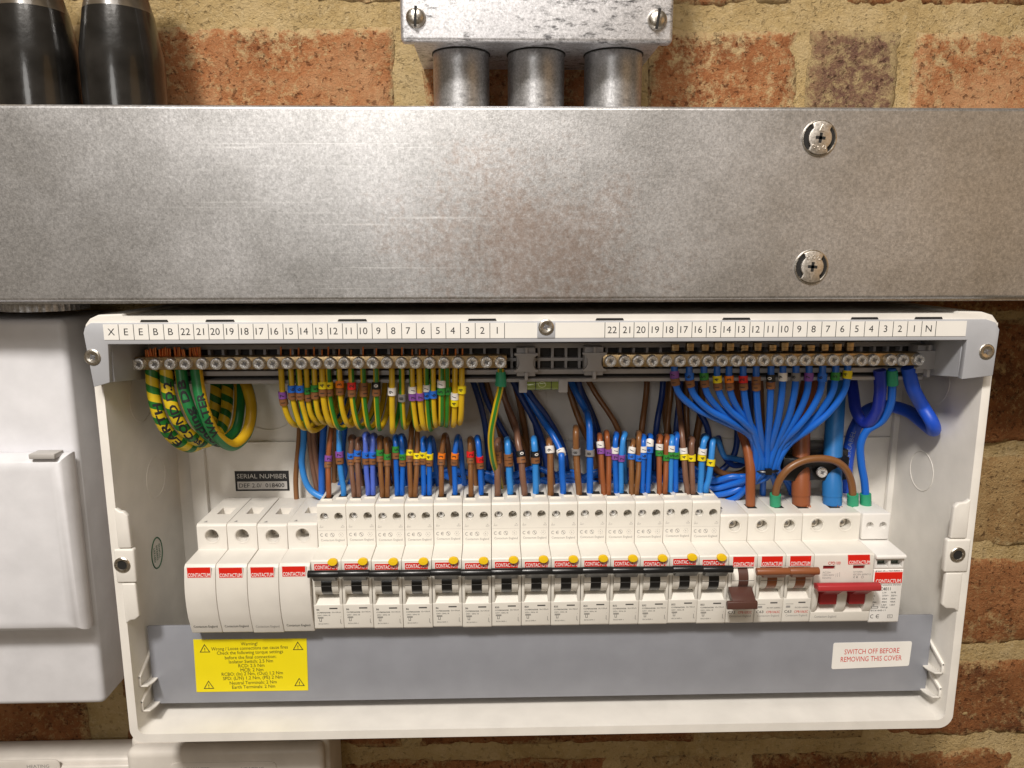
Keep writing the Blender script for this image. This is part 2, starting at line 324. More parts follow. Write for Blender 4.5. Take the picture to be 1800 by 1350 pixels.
# ------------------------------------------------------------------ mesh helpers
class MB:
    def __init__(self): self.v = []; self.f = []; self.m = []; self.uv = {}
    def add(self, vs, fs, mat=0):
        o = len(self.v); self.v += [tuple(map(float, p)) for p in vs]
        for f in fs: self.f.append(tuple(i+o for i in f)); self.m.append(mat)
        return o
    def box(self, x0, x1, y0, y1, z0, z1, mat=0):
        v = [(x, y, z) for z in (z0, z1) for y in (y0, y1) for x in (x0, x1)]
        self.add(v, [(0, 2, 3, 1), (4, 5, 7, 6), (0, 1, 5, 4), (2, 6, 7, 3), (0, 4, 6, 2), (1, 3, 7, 5)], mat); return self
    def prism(self, prof, a0, a1, axis='x', mat=0):
        n = len(prof)
        mk = {'x': lambda a, p: (a, p[0], p[1]), 'y': lambda a, p: (p[0], a, p[1]), 'z': lambda a, p: (p[0], p[1], a)}[axis]
        v = [mk(a0, p) for p in prof]+[mk(a1, p) for p in prof]
        f = [tuple(range(n))[::-1], tuple(range(n, 2*n))]+[(i, (i+1) % n, n+(i+1) % n, n+i) for i in range(n)]
        self.add(v, f, mat); return self
    def lathe(self, c, axis, prof, n=20, mat=0, sx=1.0, sz=1.0):
        """prof: list of (radius, height along axis)"""
        ax = Vector(axis).normalized()
        a = ax.orthogonal().normalized()
        if abs(ax.y) > .99: a = Vector((1, 0, 0))
        if abs(ax.z) > .99: a = Vector((1, 0, 0))
        b = ax.cross(a)
        vs = []; fs = []
        for r, h in prof:
            for k in range(n):
                t = 2*math.pi*k/n
                p = Vector(c)+ax*h+a*(r*math.cos(t)*sx)+b*(r*math.sin(t)*sz)
                vs.append(tuple(p))
        for i in range(len(prof)-1):
            for k in range(n):
                fs.append((i*n+k, i*n+(k+1) % n, (i+1)*n+(k+1) % n, (i+1)*n+k))
        if prof[0][0] > 1e-6: fs.append(tuple(range(n))[::-1])
        if prof[-1][0] > 1e-6: fs.append(tuple((len(prof)-1)*n+k for k in range(n)))
        self.add(vs, fs, mat); return self
    def cyl(self, c, axis, r, h, n=20, mat=0, **k): return self.lathe(c, axis, [(r, 0), (r, h)], n, mat, **k)
    def ring(self, c, axis, r, w, n=32, mat=0, sx=1, sz=1, a0=0, a1=1):
        """thin raised wire ring of radius r and thickness w"""
        ax = Vector(axis).normalized(); a = Vector((1, 0, 0)) if abs(ax.x) < .9 else Vector((0, 1, 0)); b = ax.cross(a)
        vs = []; fs = []; m = 6; full = (a1-a0) > .999; cnt = n if full else n+1
        for k in range(cnt):
            t = 2*math.pi*(a0+(a1-a0)*k/n); d = a*math.cos(t)*sx+b*math.sin(t)*sz
            for j in range(m):
                s = 2*math.pi*j/m; vs.append(tuple(Vector(c)+d*(r+w*math.cos(s))+ax*(w*math.sin(s))))
        for k in range(n):
            k2 = (k+1) % cnt
            for j in range(m): fs.append((k*m+j, k*m+(j+1) % m, k2*m+(j+1) % m, k2*m+j))
        self.add(vs, fs, mat); return self
    def build(self, name, mat, parent=None, org=(0, 0, 0), bev=0, seg=2, smooth=True, ang=35):
        me = bpy.data.meshes.new(name)
        o = np.array(org, float)
        me.from_pydata([tuple((np.array(p)-o)*S) for p in self.v], [], self.f)
        mats = mat if isinstance(mat, (list, tuple)) else [mat]
        for m in mats: me.materials.append(m)
        me.polygons.foreach_set('material_index', self.m)
        if self.uv:
            ul = me.uv_layers.new(name='UVMap'); k = 0
            for fi, f in enumerate(self.f):
                u = self.uv.get(fi)
                for j in range(len(f)):
                    if u: ul.data[k].uv = u[j]
                    k += 1
        else:
            bm = bmesh.new(); bm.from_mesh(me)
            bmesh.ops.recalc_face_normals(bm, faces=bm.faces)
            if bev:
                es = [e for e in bm.edges if len(e.link_faces) == 2 and e.calc_face_angle(0) > R(ang) and e.calc_length() > bev*S*2.2]
                bmesh.ops.bevel(bm, geom=es, offset=bev*S, offset_type='OFFSET', segments=seg, profile=.5, affect='EDGES', clamp_overlap=True)
            bm.to_mesh(me); bm.free()
        if smooth:
            me.polygons.foreach_set('use_smooth', [True]*len(me.polygons))
            me.set_sharp_from_angle(angle=R(ang))
        return link(name, me, parent, org)
def link(name, me, parent=None, org=(0, 0, 0)):
    ob = bpy.data.objects.new(name, me); COL.objects.link(ob)
    if parent is not None: ob.parent = parent
    else: ob.location = [c*S for c in org]
    return ob
def tag(o, label, cat, group=None, kind=None):
    o['label'] = label; o['category'] = cat
    if group: o['group'] = group
    if kind: o['kind'] = kind
    return o
def thing(name, org, label, cat, group=None):
    o = bpy.data.objects.new(name, None); COL.objects.link(o); o.location = [c*S for c in org]
    o.empty_display_size = .01
    return tag(o, label, cat, group)
def copy_tree(o, loc, label=None, parent=None):
    c = o.copy(); COL.objects.link(c)
    if parent is not None: c.parent = parent
    else: c.location = [a*S for a in loc]
    if label: c['label'] = label
    for ch in list(o.children):
        d = copy_tree(ch, None, None, c)
        if ch.name.startswith('badge'): d.location.z += random.uniform(-.0005, .0004)     # stickers sit a touch unevenly
    return c
def cut(ob, cutter):
    """boolean difference baked into ob's mesh"""
    tmp = bpy.data.objects.new('tmp', cutter); COL.objects.link(tmp)
    if ob.parent: tmp.matrix_world = ob.parent.matrix_world.copy(); tmp.location = ob.parent.location
    else: tmp.location = ob.location
    md = ob.modifiers.new('b', 'BOOLEAN'); md.object = tmp; md.operation = 'DIFFERENCE'; md.solver = 'EXACT'
    bpy.context.view_layer.update()
    me = bpy.data.meshes.new_from_object(ob.evaluated_get(bpy.context.evaluated_depsgraph_get()))
    old = ob.data; ob.modifiers.clear(); me.name = old.name; ob.data = me
    bpy.data.objects.remove(tmp); bpy.data.meshes.remove(cutter); bpy.data.meshes.remove(old)
    me.polygons.foreach_set('use_smooth', [True]*len(me.polygons)); me.set_sharp_from_angle(angle=R(32))
def cutter(mb, org):
    me = bpy.data.meshes.new('cutter'); o = np.array(org, float)
    me.from_pydata([tuple((np.array(p)-o)*S) for p in mb.v], [], mb.f)
    bm = bmesh.new(); bm.from_mesh(me); bmesh.ops.recalc_face_normals(bm, faces=bm.faces); bm.to_mesh(me); bm.free()
    return me

# ------------------------------------------------------------------ lettering
_T = {}
def text_geo(s, bold=0.0, res=3):
    k = (s, bold)
    if k not in _T:
        cu = bpy.data.curves.new('t', 'FONT'); cu.body = s; cu.align_x = 'CENTER'; cu.align_y = 'CENTER'
        cu.resolution_u = res; cu.fill_mode = 'FRONT'
        ob = bpy.data.objects.new('t', cu); COL.objects.link(ob)
        bpy.context.view_layer.update()
        me = bpy.data.meshes.new_from_object(ob.evaluated_get(bpy.context.evaluated_depsgraph_get()))
        v = np.array([(p.co.x, p.co.y) for p in me.vertices]) if me.vertices else np.zeros((0, 2))
        f = [tuple(p.vertices) for p in me.polygons]
        if len(v) and bold:
            ec = {}
            for q in f:
                for i in range(len(q)): e = (q[i], q[(i+1) % len(q)]); ec[e] = 1
            nn = np.zeros_like(v)
            for (i, j) in ec:
                if (j, i) in ec: continue
                d = v[j]-v[i]; n_ = np.array([d[1], -d[0]])/max(1e-9, np.hypot(*d)); nn[i] += n_; nn[j] += n_
            ln = np.hypot(nn[:, 0], nn[:, 1]); v = v+nn/np.maximum(ln, .6)[:, None]*bold*.8
        if len(v):
            v[:, 0] -= (v[:, 0].min()+v[:, 0].max())/2; v[:, 1] -= (v[:, 1].min()+v[:, 1].max())/2
        bpy.data.objects.remove(ob); bpy.data.curves.remove(cu); bpy.data.meshes.remove(me)
        _T[k] = (v, f)
    return _T[k]
def finer(v, f, L):
    v = [tuple(q) for q in v]; out = []; st = []
    for q in f:
        for i in range(1, len(q)-1): st.append((q[0], q[i], q[i+1]))
    while st:
        a, b, c = st.pop()
        d = [math.dist(v[a], v[b]), math.dist(v[b], v[c]), math.dist(v[c], v[a])]; m = max(d)
        if m <= L: out.append((a, b, c)); continue
        if d[1] == m: a, b, c = b, c, a
        elif d[2] == m: a, b, c = c, a, b
        v.append(((v[a][0]+v[b][0])/2, (v[a][1]+v[b][1])/2)); k = len(v)-1
        st += [(a, k, c), (k, b, c)]
    return np.array(v), out
def text(mb, s, h, fn, width=None, mat=0, bold=0.0, res=2, left=False, cutl=0):
    """letters h mm tall (capitals), optional total width, put through fn(u, v) -> xyz"""
    v, f = text_geo(s, bold, res)
    if not len(v): return
    k = h/.70
    if cutl: v, f = finer(v, f, cutl/k)
    w = (v[:, 0].max()-v[:, 0].min())*k
    kx = k*(width/w if width else 1)
    off = (v[:, 0].max()*kx) if left else 0
    mb.add([fn(a*kx+off, b*k) for a, b in v], f, mat)
def plane(x, y, z, sl=0.0, rot=0.0):
    """front-facing plane at (x, y, z), y changing by sl per mm of height"""
    c, s_ = math.cos(rot), math.sin(rot)
    return lambda u, v: (x+u*c-v*s_, y+(u*s_+v*c)*sl, z+u*s_+v*c)

# ------------------------------------------------------------------ tubes
def spline(pts, step=1.6):
    p = [np.array(q, float) for q in pts]
    p = [2*p[0]-p[1]]+p+[2*p[-1]-p[-2]]
    out = []
    for i in range(1, len(p)-2):
        a, b, c, d = p[i-1:i+3]
        # centripetal catmull-rom
        t0 = 0; t1 = t0+max(1e-3, np.linalg.norm(b-a))**.5; t2 = t1+max(1e-3, np.linalg.norm(c-b))**.5; t3 = t2+max(1e-3, np.linalg.norm(d-c))**.5
        n = max(3, int(np.linalg.norm(c-b)/step))
        for j in range(n):
            t = t1+(t2-t1)*j/n
            A1 = (t1-t)/(t1-t0)*a+(t-t0)/(t1-t0)*b; A2 = (t2-t)/(t2-t1)*b+(t-t1)/(t2-t1)*c; A3 = (t3-t)/(t3-t2)*c+(t-t2)/(t3-t2)*d
            B1 = (t2-t)/(t2-t0)*A1+(t-t0)/(t2-t0)*A2; B2 = (t3-t)/(t3-t1)*A2+(t-t1)/(t3-t1)*A3
            out.append((t2-t)/(t2-t1)*B1+(t-t1)/(t2-t1)*B2)
    out.append(p[-2]); return out
class Path:
    def __init__(self, pts, step=1.6, raw=False):
        self.p = pts if raw else spline(pts, step)
        d = [np.linalg.norm(self.p[i+1]-self.p[i]) for i in range(len(self.p)-1)]
        self.s = np.concatenate([[0], np.cumsum(d)])
        T = []
        for i in range(len(self.p)):
            a = self.p[max(0, i-1)]; b = self.p[min(len(self.p)-1, i+1)]
            T.append((b-a)/max(1e-9, np.linalg.norm(b-a)))
        self.T = T
        # frame: n = the camera side of the wire where possible, carried along
        n = np.array([0, -1., 0]); n = n-T[0]*n.dot(T[0])
        if np.linalg.norm(n) < .2: n = np.array([0, 0, 1.])-T[0]*T[0][2]
        n /= np.linalg.norm(n); self.n = []
        for t in T:
            n = n-t*n.dot(t); n /= np.linalg.norm(n); self.n.append(n)
        self.b = [np.cross(t, m) for t, m in zip(T, self.n)]
    def at(self, s):
        s = min(max(s, 0), self.s[-1])
        i = min(int(np.searchsorted(self.s, s, 'right'))-1, len(self.p)-2); k = (s-self.s[i])/max(1e-9, self.s[i+1]-self.s[i])
        L = lambda a: a[i]*(1-k)+a[i+1]*k
        return L(self.p), L(self.T), L(self.n), L(self.b)
    def s_at_py(self, py):
        ys = [proj(q)[1] for q in self.p]
        for i in range(len(ys)-1):
            if (ys[i]-py)*(ys[i+1]-py) <= 0 and ys[i] != ys[i+1]:
                return self.s[i]+(self.s[i+1]-self.s[i])*(py-ys[i])/(ys[i+1]-ys[i])
        return self.s[int(np.argmin([abs(y-py) for y in ys]))]
    def tube(self, mb, r, n=12, s0=None, s1=None, mat=0, phase=0.0, caps=True, rn=None, uv=True, rfun=None):
        if s0 is None: ss = list(self.s); fr = [(self.p[i], self.T[i], self.n[i], self.b[i]) for i in range(len(ss))]
        else:
            k = max(2, int((s1-s0)/1.2)+1); ss = list(np.linspace(s0, s1, k)); fr = [self.at(s) for s in ss]
        rn = rn or r
        vs = []
        for q, (p, t, a, b) in enumerate(fr):
            kk = rfun(ss[q]) if rfun else 1.0
            for j in range(n):
                an = 2*math.pi*j/n; vs.append(p+a*(math.cos(an)*rn*kk)+b*(math.sin(an)*r*kk))
        fs = []; f0 = len(mb.f)
        for i in range(len(fr)-1):
            for j in range(n):
                fs.append((i*n+j, i*n+(j+1) % n, (i+1)*n+(j+1) % n, (i+1)*n+j))
                if uv:
                    u0 = j/n+phase; u1 = (j+1)/n+phase
                    mb.uv[f0+len(fs)-1] = [(u0, ss[i]), (u1, ss[i]), (u1, ss[i+1]), (u0, ss[i+1])]
        if caps: fs += [tuple(range(n))[::-1], tuple((len(fr)-1)*n+j for j in range(n))]
        mb.add(vs, fs, mat)
    def on(self, s0, r, dirn=1, phi0=0.0):
        """map (u along, v around) of a flat lettering onto the tube surface, facing the camera side"""
        def fn(u, v):
            p, t, a, b = self.at(s0+dirn*u)
            an = phi0-dirn*v/r
            return p+a*(math.cos(an)*r)+b*(math.sin(an)*r)
        return fn
def cable(name, pts, r, mat, label, cat, group=None, n=12, phase=0.0, step=1.8, rfun=None):
    pa = Path(pts, step); mb = MB(); pa.tube(mb, r, n, phase=phase, rfun=rfun)
    ob = mb.build(name, mat, None, pa.p[0], ang=60)
    tag(ob, label, cat, group); ob['_'] = 0; del ob['_']
    return ob, pa
def facing(pa, s):
    """angle round the wire that looks at the camera"""
    p, t, a, b = pa.at(s); v = np.array([0, -DIST, 0])-p
    return math.atan2(v.dot(b), v.dot(a))
def markers(ob, pa, r, cols, py0, h=3.9, dirn=None, wide=1.36, turn=0.0):
    """cols from the topmost marker down, first one starting at picture row py0"""
    org = pa.p[0]
    for i, c in enumerate(cols):
        base = 'white' if c == 'slash' else c
        s_top = pa.s_at_py(py0)
        down = 1 if proj(pa.at(s_top+1)[0])[1] > proj(pa.at(s_top-1)[0])[1] else -1
        a = s_top+down*(i*h+.15); b2 = s_top+down*((i+1)*h-.15)
        a, b2 = min(a, b2), max(a, b2)
        mb = MB(); pa.tube(mb, r*wide+.25, 12, a, b2, uv=False)
        m = mb.build('marker', MK[base], ob, org, ang=50)
        tm = MB(); sm = (a+b2)/2
        text(tm, DIG[c], 2.5, pa.on(sm, r*wide+.36, -down, facing(pa, sm)+turn), bold=.02, cutl=.8)
        tm.build('numeral', WINK if base == 'black' else INK, m, org, smooth=False)

# ================================================================== BRICK WALL
CTX = {}
def rough_brick(x0, x1, z0, z1, mat, parent, seed, depth=60, proud=0.0):
    nx = max(6, int((x1-x0)/3.6)); nz = max(6, int((z1-z0)/3.6))
    mb = MB(); vs = []
    def jit(x, y, z, amp, sc=.03):
        v = mnoise.noise_vector(Vector((x*sc+seed, y*sc, z*sc+seed*1.7))); w = mnoise.noise_vector(Vector((x*.13+seed, y*.1, z*.13)))
        return (v*amp+w*amp*.6)
    for j in range(nz+1):
        for i in range(nx+1):
            x = x0+(x1-x0)*i/nx; z = z0+(z1-z0)*j/nz
            e = min(i, nx-i, 1.6)/1.6*min(j, nz-j, 1.6)/1.6
            d = jit(x, 0, z, 2.2)
            vs.append((x+d.x, -proud+(1-e)*2.2+d.y*1.0-.4, z+d.z))
    fs = [(j*(nx+1)+i, j*(nx+1)+i+1, (j+1)*(nx+1)+i+1, (j+1)*(nx+1)+i) for j in range(nz) for i in range(nx)]
    mb.add(vs, fs)
    rim = [i for i in range(nx+1)]+[j*(nx+1)+nx for j in range(1, nz+1)]+[nz*(nx+1)+i for i in range(nx-1, -1, -1)]+[j*(nx+1) for j in range(nz-1, 0, -1)]
    o = len(mb.v)
    for k in rim: mb.v.append((mb.v[k][0], 14.0, mb.v[k][2]))
    m = len(rim)
    for k in range(m): mb.f.append((rim[k], o+k, o+(k+1) % m, rim[(k+1) % m])); mb.m.append(0)
    o = mb.build('brick', mat, parent, (0, 0, 0), ang=75)
    at = o.data.attributes.new('edge', 'FLOAT', 'POINT')
    co = np.array(mb.v); d = np.minimum.reduce([co[:, 0]-x0, x1-co[:, 0], co[:, 2]-z0, z1-co[:, 2]])
    at.data.foreach_set('value', np.clip(1-d/6.0, 0, 1).astype(np.float32))
    return o
wall = thing('brick_wall', (0, 0, 0), 'rough orange and brown brick wall with sandy mortar behind everything', 'brick wall')
# mortar bed: one uneven sheet just behind the brick faces
mb = MB(); X0, X1, Z0, Z1 = -420, 480, -470, 260; nx, nz = 200, 160; vs = []
for j in range(nz+1):
    for i in range(nx+1):
        x = X0+(X1-X0)*i/nx; z = Z0+(Z1-Z0)*j/nz
        k = mnoise.noise(Vector((x*.05, 3, z*.05)))*1.2+mnoise.noise(Vector((x*.2, 8, z*.2)))*.8
        vs.append((x, 2.2+k, z))
mb.add(vs, [(j*(nx+1)+i, j*(nx+1)+i+1, (j+1)*(nx+1)+i+1, (j+1)*(nx+1)+i) for j in range(nz) for i in range(nx)])
mb.build('mortar', MORTAR, wall)
O_, R_, K_, S_ = BRICK_O, BRICK_R, BRICK_K, BRICK_S
COURSES = [
    (155, 222, [(-330, -120, R_), (-108, 48, O_), (60, 190, O_), (225, 440, R_)]),
    (70, 139, [(-405, -285, R_), (-275, -62, O_), (-44, 92, O_), (101, 197, O_), (205, 264, K_), (273, 470, O_)]),
    (-4, 62, [(-360, -150, R_), (-138, 70, R_), (82, 180, R_)]),
    (-41, 62, [(192, 470, R_)]),
    (-134, -66, [(-420, -325, R_), (-313, -100, R_), (-88, 100, R_), (112, 240, R_)]),
    (-134, -47, [(250, 465, R_)]),
    (-211, -144, [(-400, -260, R_), (-248, -40, R_), (-28, 180, R_), (192, 300, R_), (309, 470, S_)]),
    (-290, -222, [(-420, -330, R_), (-318, -105, R_), (-93, 120, R_), (132, 236, R_), (248, 460, R_)]),
    (-366, -304, [(-420, -300, R_), (-272, -70, R_), (-58, 150, R_), (162, 279, S_), (297, 470, R_)]),
    (-446, -379, [(-330, -125, R_), (-113, 84, R_), (96, 186, S_), (197, 400, R_)]),
]
k = 0
for z0, z1, row in COURSES:
    for x0, x1, m in row:
        k += 1; rough_brick(x0, x1, z0, z1, m, wall, k*7.3, proud=random.uniform(-.6, .8))
# row hidden mostly by the steel trunking still reaches past it at the far right
# ================================================================== TRUNKING
tr = thing('cable_trunking', (0, -50, -26), 'wide galvanised steel trunking running level above the open fuse board', 'cable trunking')
ORG = (0, -50, -26)
mb = MB()
prof = [(-98.6, -26), (-100, -24.6), (-100, 72.6), (-98.4, 74), (-2, 74), (-2, -26)]
mb.prism(prof, -420, 480, 'x')
mb.build('lid', GALV, tr, ORG, bev=.8, seg=3)
mb = MB(); mb.box(-420, 480, -97.6, -3, -27.2, -26.02); mb.build('return_flange', GALV, tr, ORG, bev=.2)
def turnbuckle(px, py, rot):
    c = P(px, py, -100)
    mb = MB()
    # raised ring with two sickle slots, a lens-shaped key plate between them
    mb.lathe((c[0], -100, c[2]), (0, -1, 0), [(9.4, -.2), (9.4, .15), (9.1, .7), (8.7, .8), (8.3, .4), (8.2, -.6)], 36)
    ring = mb.build('washer', STEEL, tr, ORG)
    mb = MB(); mb.lathe((c[0], -99.9, c[2]), (0, -1, 0), [(8.25, 0), (8.25, .22)], 32); mb.build('slot', DARK, ring, ORG)
    mb = MB(); pr = []
    for t in np.linspace(-1, 1, 9): pr.append((math.sin(t*.66)*8.4, math.cos(t*.66)*8.4))
    for t in np.linspace(1, -1, 9): pr.append((math.cos(t*.80)*6.1, math.sin(t*.80)*6.1))
    for t in np.linspace(-1, 1, 9): pr.append((-math.sin(t*.66)*8.4, -math.cos(t*.66)*8.4))
    for t in np.linspace(-1, 1, 9): pr.append((-math.cos(t*.80)*6.1, math.sin(t*.80)*6.1))
    ca, sa = math.cos(rot), math.sin(rot)
    pr = [(c[0]+x*ca-z*sa, c[2]+x*sa+z*ca) for x, z in pr]
    mb.prism(pr, -101.8, -100.0, 'y')
    pl = mb.build('turnbuckle', SATIN, tr, ORG, bev=.35)
    fn = lambda x, z, y=-101.83: (c[0]+x*ca-z*sa, y, c[2]+x*sa+z*ca)
    mb = MB()
    for a, b2 in ((2.6, .8), (.8, 2.6)):
        mb.add([fn(-a, -b2), fn(a, -b2), fn(a, b2), fn(-a, b2)], [(0, 1, 2, 3)])
    mb.build('cross_slot', DARK, pl, ORG, smooth=False)
    mb = MB()
    for dx in (-2.8, 0, 2.8):
        q = fn(dx, -4.6-(.6 if dx == 0 else 0)); mb.ring((q[0], -101.8, q[2]), (0, 1, 0), .85, .28, 12)
    a, b2, d = fn(-1.2, 3.4), fn(1.2, 3.4), fn(0, 7.0)
    mb.add([a, b2, d, tuple(np.array(a)+(0, -.3, 0)), tuple(np.array(b2)+(0, -.3, 0)), tuple(np.array(d)+(0, -.3, 0))], [(3, 4, 5), (0, 1, 4, 3), (1, 2, 5, 4), (2, 0, 3, 5)])
    mb.build('embossing', SATIN, pl, ORG)
turnbuckle(1440, 243, R(-6)); turnbuckle(1426, 469, R(180-4))
# ================================================================== JUNCTION BOX, CONDUITS, SHROUDS
ORG = (25, 0, 112)
jb = thing('junction_box', ORG, 'square grey zinc junction box with two slotted screws above the trunking', 'junction box')
mb = MB(); mb.box(-43.6, 95.5, -66, 0, 114, 262); mb.build('body', ZCAST, jb, ORG, bev=1.5)
mb = MB(); mb.box(-48.8, 99.4, -72, -64, 112, 264); mb.build('lid', ZCAST, jb, ORG, bev=2.2, seg=4)
def slot_screw(px, py, tilt):
    c = P(px, py, -72); mb = MB()
    mb.lathe((c[0], -72, c[2]), (0, -1, 0), [(5.4, -.5), (5.4, .6), (4.9, 1.8), (3.6, 2.7), (1.8, 3.2), (0, 3.3)], 24)
    h = mb.build('screw', STEEL, jb, ORG, ang=80)
    mb = MB(); ca, sa = math.cos(tilt), math.sin(tilt)
    mb.prism([(c[0]+x*ca-z*sa, c[2]+x*sa+z*ca) for x, z in ((-.7, -5), (.7, -5), (.7, 5), (-.7, 5))], -75.45, -72.5, 'y')
    mb.build('slot', DARK, h, ORG)
slot_screw(731, 31, R(-3)); slot_screw(1155, 35, R(-8))
for i, (a, b2, lab) in enumerate(((760, 860, 'leftmost of the three galvanised conduit pipes between junction box and trunking'),
                            (893, 994, 'middle of the three galvanised conduit pipes between junction box and trunking'),
                            (1030, 1132, 'rightmost of the three galvanised conduit pipes between junction box and trunking'))):
    xa, xb = P(a, 130, -46)[0], P(b2, 130, -46)[0]; xc, r = (xa+xb)/2, (xb-xa)/2
    ORG = (xc, -38, 74)
    mb = MB(); mb.lathe((xc, -38, 60), (0, 0, 1), [(r-1.5, 0), (r, 0), (r, 56)], 40)
    o = mb.build('conduit', PIPE, None, ORG); tag(o, lab, 'conduit pipe', 'conduit pipes below the junction box')
    mb = MB(); mb.lathe((xc, -38, 113.2), (0, 0, 1), [(r+.1, 0), (r+.55, 0), (r+.55, .8), (r+.1, .8)], 40); mb.build('rim', DARK, o, ORG)
SHROUD = plastic("black_shroud_rubber", (.013, .012, .011), .22, .14, 260, .45, coat=.3)
SMOKE = plastic("smoky_shroud_rubber", (.085, .068, .048), .28, .14, 260, .5, coat=.3)
for a, b2, top, lab in ((-2, 137, (5, 118), 'black cable gland shroud with smoky tapered top at the far left edge'),
                  (148, 286, (160, 262), 'second black cable gland shroud with smoky tapered top, right of its twin')):
    xa, xb = P(a, 120, -46)[0], P(b2, 120, -46)[0]; xc, r = (xa+xb)/2, (xb-xa)/2
    yc = -46; ORG = (xc, yc, 74)
    zt = P(100, 70, -60)[2]; zm = P(100, 20, -50)[2]
    mb = MB(); mb.lathe((xc, yc, 0), (0, 0, 1), [(r*.985, 66), (r, 90), (r, zt-9), (r*.985, zt-4), (r*.83, zm)], 48, 0)
    o = thing('gland_shroud', ORG, lab, 'cable shroud', 'gland shrouds standing on the trunking')
    mb.build('skirt', SHROUD, o, ORG, ang=60)
    mb = MB(); mb.lathe((xc, yc, 0), (0, 0, 1), [(r*.825, zm+.02), (r*.72, zm+9), (r*.60, zm+34), (r*.5, zm+44)], 48, 0)
    mb.build('taper', SMOKE, o, ORG, ang=60)
# ================================================================== LEFT ENCLOSURE
ORG = (-300, 0, -281)
en = thing('white_enclosure', ORG, 'plain white plastic enclosure with raised door left of the open fuse board', 'electrical enclosure')
mb = MB(); mb.box(-420, -246, -70, 0, -281, -38); mb.build('casing', W_ENC, en, ORG, bev=4, seg=4)
mb = MB(); mb.box(-420, -243.6, -88, -70, -223.5, -114.0); mb.build('door', W_ENC, en, ORG, bev=9, seg=6)
a, b2 = P(50, 796, -88), P(96, 796, -88)
mb = MB(); mb.box(a[0], b2[0], -88.6, -79, -115.5, -112.4); mb.build('latch', plastic('latch_grey', (.45, .43, .41), .4), en, ORG, bev=.6)
ORG = (-262, -60, -32)
mb = MB(); n = 90; pr = [(-262+(22.5+(.45 if k % 2 else 0))*math.cos(2*math.pi*k/n), -58+(22.5+(.45 if k % 2 else 0))*math.sin(2*math.pi*k/n)) for k in range(n)]
mb.prism(pr, -33.0, -28.5, 'z')
tag(mb.build('locknut', PIPE, None, ORG), 'knurled metal lock ring under the trunking at the far left', 'lock ring')
# ================================================================== HEATING TIMERS
ORG = (-290, 0, -380)
tm = thing('heating_timer', ORG, 'cream heating timer with a HEATING panel in the bottom left corner', 'heating timer', 'heating timers below the boards')
mb = MB(); mb.box(-420, -247.5, -24, 0, -430, -353); mb.build('casing', W_TIM, tm, ORG, bev=4, seg=4)
mb = MB(); mb.box(-420, -252, -27, -22, -430, -356.5); mb.build('front_cover', W_TIM, tm, ORG, bev=2.5, seg=3)
def timer_panel(t, x0, x1, y, ztop, words, org):
    mb = MB(); pr = []
    for cx, cz, a0 in ((x0+4, ztop-4, 90), (x1-4, ztop-4, 0)):
        for q in range(5):
            an = R(a0+90-(q*22.5) if a0 == 90 else 90-q*22.5); pr.append((cx+4*math.cos(an), cz+4*math.sin(an)))
    pr += [(x1, ztop-30), (x0, ztop-30)]
    mb.prism(pr, y-.8, y+.4, 'y'); p = mb.build('panel', W_TIM, t, org, bev=.3)
    mb = MB()
    for w, x, z in words: text(mb, w, 2.6, plane(x, y-.86, z), bold=.012)
    mb.build('lettering', GINK, p, org, smooth=False)
a = P(105, 1336, -27); b2 = P(68, 1345, -27)
timer_panel(tm, -410, a[0], -27, a[2]+.6, [('HEATING', b2[0], b2[2]-.3)], ORG)
ORG = (-170, 0, -360)
t2 = thing('heating_timer', ORG, 'cream programmer with HOT WATER and HEATING panel below the open board corner', 'heating timer', 'heating timers below the boards')
x0, x1 = P(216, 1330, -50)[0], P(580, 1330, -50)[0]-3
mb = MB(); mb.box(x0, x1, -40, 0, -420, -326); mb.build('casing', W_TIM, t2, ORG, bev=4, seg=4)
mb = MB(); mb.box(x0+1, x1-2, -50, -38, -420, -329); mb.build('front_cover', W_TIM, t2, ORG, bev=5, seg=4)
a = P(298, 1341, -50); b2 = P(486, 1341, -50); c = P(342, 1351, -50); d = P(445, 1350, -50)
timer_panel(t2, a[0], b2[0], -50, a[2], [('HOT WATER', c[0], c[2]), ('HEATING', d[0], d[2])], ORG)
# ================================================================== CONSUMER UNIT
CU = (32, 0, -293.5)
cu = thing('consumer_unit', CU, 'open cream plastic fuse board case with a numbered label strip along the top', 'fuse board')
def arc(cx, cz, r, a0, a1, n=6): return [(cx+r*math.cos(R(a0+(a1-a0)*k/n)), cz+r*math.sin(R(a0+(a1-a0)*k/n))) for k in range(n+1)]
XL, XR, ZB = -221.3, 285.6, -293.8
outer = [(XL, -40)]+arc(XL+9, ZB+9, 9, 180, 270)+arc(XR-9, ZB+9, 9, 270, 360)+[(XR, -40)]
inner = [(XR-5, -40)]+arc(XR-5-5, ZB+5.6+5, 5, 0, -90)+arc(XL+5+5, ZB+5.6+5, 5, 270, 180)+[(XL+5, -40)]
mb = MB(); mb.prism(outer+inner, -90, 0, 'y'); mb.build('side_walls', W_BOX, cu, CU, bev=1.2, seg=3)
mb = MB(); mb.box(XL+4, XR-4, -5, -1, ZB+5, -37); mb.build('back_plate', W_BOX, cu, CU)
# raised ribs and mouldings of the back plate
mb = MB()
for px in (352, 1570): 
    x = P(px, 850, -6)[0]; mb.box(x-5, x+5, -9, -4.9, -285, -60)
mb.box(XL+8, XR-8, -6.6, -4.9, -128.5, -127.5)
mb.build('back_rib', W_BOX, cu, CU, bev=.6)
